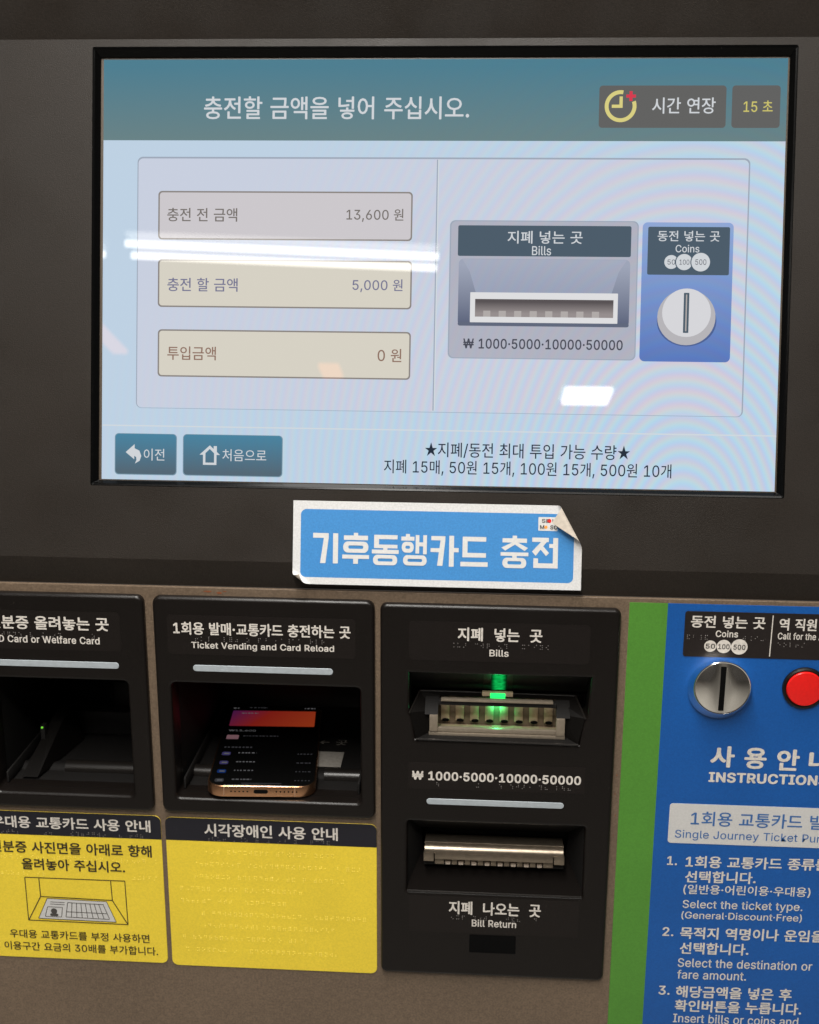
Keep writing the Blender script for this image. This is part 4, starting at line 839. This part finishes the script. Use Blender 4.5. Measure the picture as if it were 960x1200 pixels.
# ---- yellow notices
def notice(x0, x1, top, div, bot, label):
    r = empty('notice_plate', (0, 0, 0)); r.parent = ROOT; r['label'] = label
    shape('backing', [rrect(x0, bot, x1, top, 4.2)], -4.2, -3.6, 'yellow', r, bevel=.2)
    up = rrect(x0, bot, x1, top, 4.2)
    hd = [(x0, div), (x1, div)] + [p for p in up[7:14] if p[1] > div] + [p for p in up[14:21] if p[1] > div]
    flat('header_band', [hd], -3.5, 'navy', r)
    return r
n1 = notice(-322, -175.4, -157.8, -174.9, -268.0, 'yellow notice with black Korean text and a drawing of a card in a tray')
put_texts('n1', n1, -3.35)
braille(n1, -315, -185, -173.0, -3.5, gap=.3)
braille(n1, -318, -180, -191.5, -3.55, 'yellow_dot'); braille(n1, -318, -255, -203.6, -3.55, 'yellow_dot'); braille(n1, -196, -180, -204, -3.55, 'yellow_dot')
DR = [((-269.6, -206.6), (-201.7, -206.6)), ((-201.7, -206.6), (-201.3, -239.4)), ((-201.3, -239.4), (-269.4, -239.0)), ((-269.4, -239.0), (-269.6, -206.6)),
      ((-260, -206.9), (-259.8, -220.6)), ((-211.3, -206.9), (-210.9, -221.5)), ((-259.8, -220.6), (-210.9, -221.5)), ((-259.8, -220.6), (-269.2, -238.8)), ((-210.9, -221.5), (-201.5, -239.0))]
lines('tray_drawing', DR, .62, -3.4, 'print_black', n1)
flat('card_drawing', [[(-255.4, -221.9), (-215.0, -222.6), (-209.2, -237.9), (-262.4, -237.3)]], -3.36, 'white_film', n1)
seg = [((-255.4, -221.9), (-215.0, -222.6)), ((-215.0, -222.6), (-209.2, -237.9)), ((-209.2, -237.9), (-262.4, -237.3)), ((-262.4, -237.3), (-255.4, -221.9)),
       ((-253.4, -224.4), (-243.6, -224.6)), ((-253.7, -226.0), (-243.7, -226.2)), ((-255.6, -228.2), (-245.4, -228.2)), ((-257.6, -235.6), (-246.4, -235.6)), ((-255.6, -228.2), (-257.6, -235.6)), ((-245.4, -228.2), (-246.4, -235.6)),
       ((-241.6, -224.4), (-217.4, -224.9)), ((-243.4, -235.4), (-213.6, -235.9)), ((-242.6, -231.4), (-215.0, -231.6))]
for i in range(9): seg.append(((-241.6 + 3.02 * i, -224.4), (-243.4 + 3.72 * i, -235.4)))
lines('card_drawing_lines', seg, .42, -3.32, 'print_black', n1)
flat('portrait_drawing', [circ(-251.4, -231.4, 2.2, 14)], -3.31, 'print_ink', n1)
flat('portrait_drawing', [rrect(-254.2, -235.2, -248.6, -233.2, .9)], -3.31, 'print_ink', n1)
n2 = notice(-172.4, -33.6, -158.3, -174.8, -269.0, 'plain yellow braille notice with a navy heading')
put_texts('n2', n2, -3.35)
braille(n2, -145, -60, -173.0, -3.5, gap=.35)
for k in range(9):
    a = (-146, -154, -154, -164, -164, -154, -150, -164, -162)[k]; b = (-58, -44, -56, -84, -94, -38, -62, -78, -60)[k]
    braille(n2, a, b, -182.5 - 9.2 * k, -3.55, 'yellow_dot', gap=.12, p=.6)

# ---- instruction panel
ip = empty('instruction_panel', (0, 0, 0)); ip.parent = ROOT; ip['label'] = 'blue and green printed instruction panel'
shape('green_band', [rrect(120.8, -430, 143.8, -2.9)], -4.2, -3.8, 'green', ip)
shape('blue_sheet', [rrect(143.8, -430, 420, -2.9)], -4.2, -3.8, 'blue', ip)
shape('heading_label', [rrect(154.4, -36.6, 330, -7.4, 1.8)], -3.8, -3.5, 'black_film', ip)
flat('dividing_line', [[(206.2, -35.2), (206.8, -35.2), (207.0, -8.8), (206.4, -8.8)]], -3.4, 'print_white', ip)
put_texts('i1', ip, -3.35)
for x, r in ((170.6, 3.7), (178.7, 4.3), (188.0, 4.95)):
    flat('coin_symbol', [circ(x, -29.5, r)], -3.4, 'print_white', ip)
put_texts('i2', ip, -3.3)
braille(ip, 156.5, 168, -24.0, -3.5, gap=.1); braille(ip, 190, 201, -24.0, -3.5, gap=.1); braille(ip, 211, 262, -27.5, -3.5, gap=.25)
put_texts('i3', ip, -3.65)
shape('title_box', [rrect(152.6, -163.6, 330, -135.9, 2)], -3.8, -3.6, 'white_film', ip)
put_texts('i4', ip, -3.5)
put_texts('i5', ip, -3.65, rot=.014)

# coin slot
ck = empty('coin_slot', (0, 0, 0)); ck.parent = ROOT
cx, cy = 178.2, -53.6
lathe('collar', [(178.0, -57.4, 19.4, -4.0), (178.0, -57.3, 19.4, -3.0), (178.1, -56.9, 19.0, -1.6), (cx, cy - .5, 17.5, 3.2), (cx, cy, 17.2, 4.2), (cx, cy, 16.8, 4.6), (cx, cy, 16.3, 4.4)], 'chrome', ck, n=96, ang=45, cap=False)
dv = []; df = []; NR, NA = 14, 96
for i in range(NR + 1):
    r = 16.3 * i / NR
    for k in range(NA):
        a = 2 * math.pi * k / NA; x = r * math.cos(a); y = r * math.sin(a)
        q = 1 - (r / 16.3) ** 2
        dv.append((cx + x, cy + y, 4.3 + 3.6 * q - 3.4 * q * math.exp(-(x / 6.5) ** 2)))
for i in range(NR):
    for k in range(NA):
        k2 = (k + 1) % NA; df.append((i * NA + k, (i + 1) * NA + k, (i + 1) * NA + k2, i * NA + k2))
dm = bpy.data.meshes.new('dish'); dm.from_pydata(dv, [], df); smooth(dm, 80)
link('dish', dm, 'chrome', ck, FL)
shape('slit', [rrect(cx - 1.7, cy - 14.6, cx + 1.5, cy + 14.0, .3)], 2.4, 4.75, 'black', ck)
# call button
cb = empty('call_button', (0, 0, 0)); cb.parent = ROOT
bx, by = 229.0, -55.0
lathe('button_ring', [(bx, by, 13.4, -3.9), (bx, by, 13.2, -2.2), (bx, by, 12.2, -1.6), (bx, by, 11.3, -1.9), (bx, by, 11.2, -3)], 'module', cb, n=64, ang=40, cap=False)
lathe('button_cap', [(bx, by, 11.2, -3), (bx, by, 11.1, -1.6), (bx, by, 10.6, -.9), (bx, by, 6, -.6), (bx, by, .3, -.5)], 'red', cb, n=64, ang=50)

# ------------------------------------------------------------------ smartphone in the reader
PR = Matrix(((0.99450448, -0.10220556, 0.02269052, 0), (-0.02795373, -0.0503619, 0.99833976, 0), (-0.10089314, -0.99348765, -0.05294216, 0), (0, 0, 0, 1)))
KP = 1.035
PF = FL @ Matrix.Translation(Vector((-108.1, -132.6, -1.6)) * S) @ PR
ph = bpy.data.objects.new('smartphone', None); C.objects.link(ph)
ph.matrix_basis = PF @ Matrix.Translation(Vector((0, 0, -7.7)) * S)
ph['label'] = 'gold-framed smartphone lying screen up in the card reader tray'; ph['category'] = 'smartphone'
PW, PL, PT = 69.9, 143.2, 7.7
shape('phone_frame', [rrect(-PW / 2, 0, PW / 2, PL, 11, 10)], -PT, -0.25, 'gold', ph, PF, bevel=.55)
shape('phone_screen', [rrect(-PW / 2 + .9, .9, PW / 2 - .9, PL - .9, 10.2, 10)], -1.2, 0.0, 'phone_glass', ph, PF, bevel=.3)
def pe(name, contours, mat, w=0.12): return flat(name, contours, w, mat, ph, PF)
pe('card_picture', [rrect(-PW / 2 + 4, 101, PW / 2 - 4.5, 131, 1)], 'card')
ME = PF @ Matrix.Translation(Vector((0, 0, 0)) * S)
text('screen_text', '₩13,600', -30, -11, 92, 3.6, .14, 'ph_white', ph, PF)
pe('row_symbol', [rrect(-30.5, 76.5, -22, 84, 1)], 'ph_pink')
def dashes(x0, x1, y, h, mat):
    polys = []; x = x0
    while x < x1:
        l = random.uniform(.8, 2.2); polys.append(rrect(x, y - h / 2, min(x + l, x1), y + h / 2)); x += l + random.uniform(.5, 1.3)
    return joined('screen_text', polys, .14, mat, ph, PF)
dashes(-19, 6, 82.5, 1.2, 'ph_grey'); dashes(-30, -10, 62, 1.8, 'ph_grey'); dashes(-31, -27, 136, 1.5, 'ph_white'); dashes(22, 30, 137, 1.5, 'ph_white')
dashes(-24, -12, 126, 1.4, 'ph_white'); dashes(-19, -6, 137.5, 1.2, 'ph_grey')
for k, y in enumerate((51, 36, 22, 8)):
    pe('row_symbol', [rrect(-30.4, y - 2.8, -24.6, y + 2.8, 1.6)], ('ph_violet', 'ph_violet', 'ph_blue', 'ph_grey')[k])
    pe('row_symbol', [rrect(-29.0, y - 1.0, -25.4, y + 1.0, .6)], 'ph_white', .16)
    dashes(-19.5, -7, y + 1.5, 1.5, 'ph_white'); dashes(21, 31, y + .5, 1.4, 'ph_grey')
pe('home_bar', [rrect(-13, 3.0, 13, 4.2, .5)], 'ph_grey')
# bottom edge: port, speaker holes, seams
BF = PF @ Matrix.Rotation(math.pi / 2, 4, 'X')    # faces out of the bottom edge
shape('charging_port', [rrect(-4.6, -5.3, 4.6, -2.6, 1.3, 5)], -.5, 0.08, 'black', ph, BF)
for x in [-19 + 2.6 * i for i in range(5)] + [10 + 2.6 * i for i in range(6)]:
    flat('speaker_hole', [circ(x, -3.95, .55, 10)], 0.06, 'black', ph, BF)
for x in (-23.6, ): flat('antenna_seam', [rrect(x - .3, -7.1, x + .3, -.9)], 0.05, 'gold_dark', ph, BF)
flat('antenna_seam', [rrect(21.5, -7.1, 22.1, -.9)], 0.05, 'gold_dark', ph, BF)

# ------------------------------------------------------------------ peeling sticker
st = empty('peeling_sticker', FU @ (Vector((3, 5, 0)) * S), 'blue sticker with white block lettering and a curled upper corner, below the screen', 'sticker')
X0, X1, Y0, Y1 = -84.6, 90.8, 5.0, 56.0
def curl(x, y, h):
    z = 0.25
    # upper right corner folds over; lower left corner lifts a little
    for (nx, ny, s0, r, amax) in ((0.875, 0.484, 73.8 * 0.875 + 56.7 * 0.484 + .3, 2.3, 9.0), (-0.60, -0.80, 83.6 * 0.60 - 13.3 * 0.80, 2.1, 9.0)):
        s = x * nx + y * ny - s0
        if s > 0:
            a = min(s / r, math.pi if amax > 3 else amax)
            rest = s - a * r
            d = r * math.sin(a) + rest * math.cos(a); zz = r * (1 - math.cos(a)) + rest * math.sin(a)
            x += (d - s) * nx; y += (d - s) * ny; z += zz * (1.0)
            nn = (math.sin(a), math.cos(a))
            return (x - 0 * nx + (-h * math.sin(a)) * nx, y + (-h * math.sin(a)) * ny, z + h * math.cos(a))
    return (x, y, z + h)
NXg, NYg = 175, 51
def sheet(name, h, mats, flip):
    vs = []; fs = []; uv = []
    for j in range(NYg + 1):
        for i in range(NXg + 1):
            x = X0 + (X1 - X0) * i / NXg; y = Y0 + (Y1 - Y0) * j / NYg
            vs.append(curl(x, y, h)); uv.append((x / 100, y / 100))
    for j in range(NYg):
        for i in range(NXg):
            a = j * (NXg + 1) + i
            # worn lower left corner is cut off
            cxm = X0 + (X1 - X0) * (i + .5) / NXg; cym = Y0 + (Y1 - Y0) * (j + .5) / NYg
            f = (a, a + 1, a + NXg + 2, a + NXg + 1)
            fs.append(f[::-1] if flip else f)
    me = bpy.data.meshes.new(name); me.from_pydata(vs, [], fs)
    ul = me.uv_layers.new(name='flat')
    for l in me.loops: ul.data[l.index].uv = uv[l.vertex_index]
    for p in me.polygons: p.use_smooth = True
    return link(name, me, mats, st, FU)
def sticker_mat():
    m = pbr('sticker_print', (0.1, 0.3, 0.6), 0.38, bump=(300, 0.06, 0.0004))
    nt = m.node_tree; b = nt.nodes['Principled BSDF']
    uvn = nt.nodes.new('ShaderNodeUVMap'); uvn.uv_map = 'flat'
    sp = nt.nodes.new('ShaderNodeSeparateXYZ'); nt.links.new(uvn.outputs[0], sp.inputs[0])
    def mt(op, a, b_=None):
        n = nt.nodes.new('ShaderNodeMath'); n.operation = op
        for i, x in enumerate((a, b_)):
            if x is None: continue
            if isinstance(x, (int, float)): n.inputs[i].default_value = x
            else: nt.links.new(x, n.inputs[i])
        return n.outputs[0]
    bx0, bx1, by0, by1, r = -.799, .860, .092, .509, .035
    qx = mt('SUBTRACT', mt('ABSOLUTE', mt('SUBTRACT', sp.outputs[0], (bx0 + bx1) / 2)), (bx1 - bx0) / 2 - r)
    qy = mt('SUBTRACT', mt('ABSOLUTE', mt('SUBTRACT', sp.outputs[1], (by0 + by1) / 2)), (by1 - by0) / 2 - r)
    mx_, my_ = mt('MAXIMUM', qx, 0.0), mt('MAXIMUM', qy, 0.0)
    dist = mt('SUBTRACT', mt('ADD', mt('SQRT', mt('ADD', mt('MULTIPLY', mx_, mx_), mt('MULTIPLY', my_, my_))), mt('MINIMUM', mt('MAXIMUM', qx, qy), 0.0)), r)
    fac = mt('GREATER_THAN', dist, 0.0)
    mix = nt.nodes.new('ShaderNodeMix'); mix.data_type = 'RGBA'
    mix.inputs[6].default_value = (0.042, 0.205, 0.48, 1); mix.inputs[7].default_value = (0.56, 0.56, 0.56, 1)
    nt.links.new(fac, mix.inputs[0])
    nz = nt.nodes.new('ShaderNodeTexNoise'); nz.inputs['Scale'].default_value = 900
    tc = nt.nodes.new('ShaderNodeTexCoord'); nt.links.new(tc.outputs['Object'], nz.inputs['Vector'])
    mr = nt.nodes.new('ShaderNodeMapRange'); mr.inputs[1].default_value = .3; mr.inputs[2].default_value = .7; mr.inputs[3].default_value = .92; mr.inputs[4].default_value = 1.08
    nt.links.new(nz.outputs[0], mr.inputs[0])
    vm = nt.nodes.new('ShaderNodeVectorMath'); vm.operation = 'SCALE'
    nt.links.new(mix.outputs[2], vm.inputs[0]); nt.links.new(mr.outputs[0], vm.inputs['Scale'])
    nt.links.new(vm.outputs[0], b.inputs['Base Color'])
    return m
sheet('printed_face', 0.0, sticker_mat(), False)
sheet('paper_back', -0.12, 'paper', True)
# block lettering: outlines in a unit cell, y down
def R_(a, b, c_, d): return [(a, b), (c_, b), (c_, d), (a, d)]
def ringpolys(a, b, c_, d, ix0, iy0, ix1, iy1, n=6):
    o = rrect(a, b, c_, d, min(c_ - a, d - b) / 2 * .92, n); i_ = rrect(ix0, iy0, ix1, iy1, min(ix1 - ix0, iy1 - iy0) / 2 * .98, n)
    return [[o[k], o[(k + 1) % len(o)], i_[(k + 1) % len(o)], i_[k]] for k in range(len(o))]
GL = {
 '기': [R_(0, 0, .62, .16), [(.43, .16), (.62, .16), (.50, 1), (.29, 1)], R_(.80, 0, 1, 1)],
 '후': [R_(.42, -.03, .58, .06), R_(.05, .06, .95, .21)] + ringpolys(.03, .26, .97, .63, .22, .39, .78, .50) + [R_(0, .70, 1, .83), R_(.41, .83, .59, 1)],
 '동': [R_(.08, .02, .95, .16), R_(.08, .16, .26, .34), R_(.08, .34, .95, .46), R_(.42, .46, .58, .51), R_(0, .51, 1, .64)] + ringpolys(.05, .68, .95, 1.02, .22, .80, .78, .90),
 '행': [R_(.17, -.03, .33, .06), R_(0, .06, .50, .19)] + ringpolys(.02, .23, .48, .59, .16, .36, .34, .46) + [R_(.55, 0, .69, .61), R_(.69, .24, .84, .37), R_(.84, 0, .98, .63)] + ringpolys(.08, .67, .98, 1.01, .25, .79, .81, .89),
 '카': [R_(.02, .02, .52, .16), [(.35, .16), (.52, .16), (.43, 1), (.24, 1)], R_(0, .42, .40, .55), R_(.66, 0, .83, 1.02), R_(.83, .40, 1, .54)],
 '드': [R_(.07, .02, .93, .17), R_(.07, .17, .25, .55), R_(.07, .55, .93, .70), R_(0, .85, 1, 1.0)],
 '충': [R_(.42, -.05, .58, .04), R_(.06, .04, .94, .18), [(.40, .18), (.62, .18), (.16, .45), (.02, .35)], [(.40, .18), (.62, .18), (.98, .35), (.86, .45)], R_(0, .50, 1, .62), R_(.42, .62, .58, .68)] + ringpolys(.07, .68, .93, 1.02, .25, .79, .75, .90),
 '전': [R_(0, 0, .64, .14), [(.34, .14), (.56, .14), (.14, .60), (0, .46)], [(.24, .30), (.38, .24), (.66, .50), (.54, .60)], R_(.66, .20, .81, .33), R_(.81, 0, 1, .84), R_(.06, .68, .24, .84), R_(.06, .84, 1, 1)],
}
ux = lambda x: -72.2 + (x - 22) * (149.2 / 893)
TOP, BOT = 36.4, 18.0
for ch, a, b in (('기', 22, 114), ('후', 130, 228), ('동', 238, 336), ('행', 345, 440), ('카', 452, 554), ('드', 561, 660), ('충', 706, 806), ('전', 819, 912)):
    a, b = ux(a), ux(b)
    polys = [[(a + (b - a) * x, TOP + (BOT - TOP) * y) for x, y in p] for p in GL[ch]]
    joined('lettering', polys, .34, 'white_film', st, FU, dw=.004)
flat('small_emblem', [rrect(64.4, 40.6, 76.0, 48.9, .5)], .34, 'white_film', st, FU)
text('emblem_lettering', 'SE UL', 66.4, 77.5, 46.6, 2.3, .42, 'print_ink', st, FU, .03)
text('emblem_lettering', 'M   SOUL', 65.4, 80.5, 42.8, 2.5, .42, 'print_black', st, FU, .03)
flat('emblem_mark', [circ(70.9, 46.6, 1.3, 12)], .42, 'red', st, FU)
flat('emblem_mark', [circ(69.0, 42.8, 1.0, 12)], .42, pbr('orange_print', (.8, .3, .05), .5), st, FU)

# ------------------------------------------------------------------ lamps of the hall, mirrored in the display
def tube_lamp(x0, y0, x1, y1, label):
    mx, my = (x0 + x1) / 2, (y0 + y1) / 2
    r = empty('fluorescent_lamp', (mx, my, 2.80), label, 'ceiling lamp', 'twin tube ceiling lamps of the hall')
    L = math.hypot(x1 - x0, y1 - y0); a = math.atan2(y1 - y0, x1 - x0)
    F = Matrix.Translation((mx, my, 2.75)) @ Matrix.Rotation(a, 4, 'Z') @ Matrix.Scale(1, 4)
    k = 1 / S
    for dy in (.06, -.06):
        n = 20; vs = []; fs = []
        for xx in (-L / 2, L / 2):
            for i in range(n): vs.append((xx * k, (dy + .013 * math.cos(2 * math.pi * i / n)) * k, .013 * math.sin(2 * math.pi * i / n) * k))
        fs = [(i, (i + 1) % n, n + (i + 1) % n, n + i) for i in range(n)] + [tuple(range(n))[::-1], tuple(range(n, 2 * n))]
        me = bpy.data.meshes.new('tube'); me.from_pydata(vs, [], fs); smooth(me, 60)
        link('tube', me, 'tube', r, F)
    box('lamp_tray', -L / 2 * k, -.11 * k, .03 * k, L / 2 * k, .11 * k, .07 * k, 'lamp_body', r, F)
tube_lamp(-1.31, -3.47, -0.162, -3.577, 'lit twin tube lamp mirrored whole in the touchscreen')
tube_lamp(-2.56, -3.36, -1.41, -3.46, 'lit twin tube lamp mirrored only at the left edge of the touchscreen')
sl = empty('square_lamp', (.56, -5.52, 2.80), 'small square ceiling lamp mirrored low in the touchscreen', 'ceiling lamp')
for x, y, dx, dy, lb in ((-.75, -5.1, .05, .10, 'small amber lamp mirrored over the lowest amount box of the touchscreen'), (-1.74, -4.6, .035, .22, 'long amber lamp mirrored at the left edge of the touchscreen')):
    al = empty('amber_lamp', (x, y, 2.8), lb, 'ceiling lamp'); FA = Matrix.Translation((x, y, 2.75)); kk = 1 / S
    box('lamp_diffuser', -dx * kk, -dy * kk, 0, dx * kk, dy * kk, .02 * kk, 'amber', al, FA)
    box('lamp_tray', -dx * kk, -dy * kk, .021 * kk, dx * kk, dy * kk, .05 * kk, 'lamp_body', al, FA)
k = 1 / S; F = Matrix.Translation((.56, -5.52, 2.75))
box('lamp_diffuser', -.12 * k, -.14 * k, 0, .12 * k, .14 * k, .02 * k, 'spot_glow', sl, F)
box('lamp_tray', -.14 * k, -.16 * k, .021 * k, .14 * k, .16 * k, .06 * k, 'lamp_body', sl, F)
bpy.context.view_layer.update()
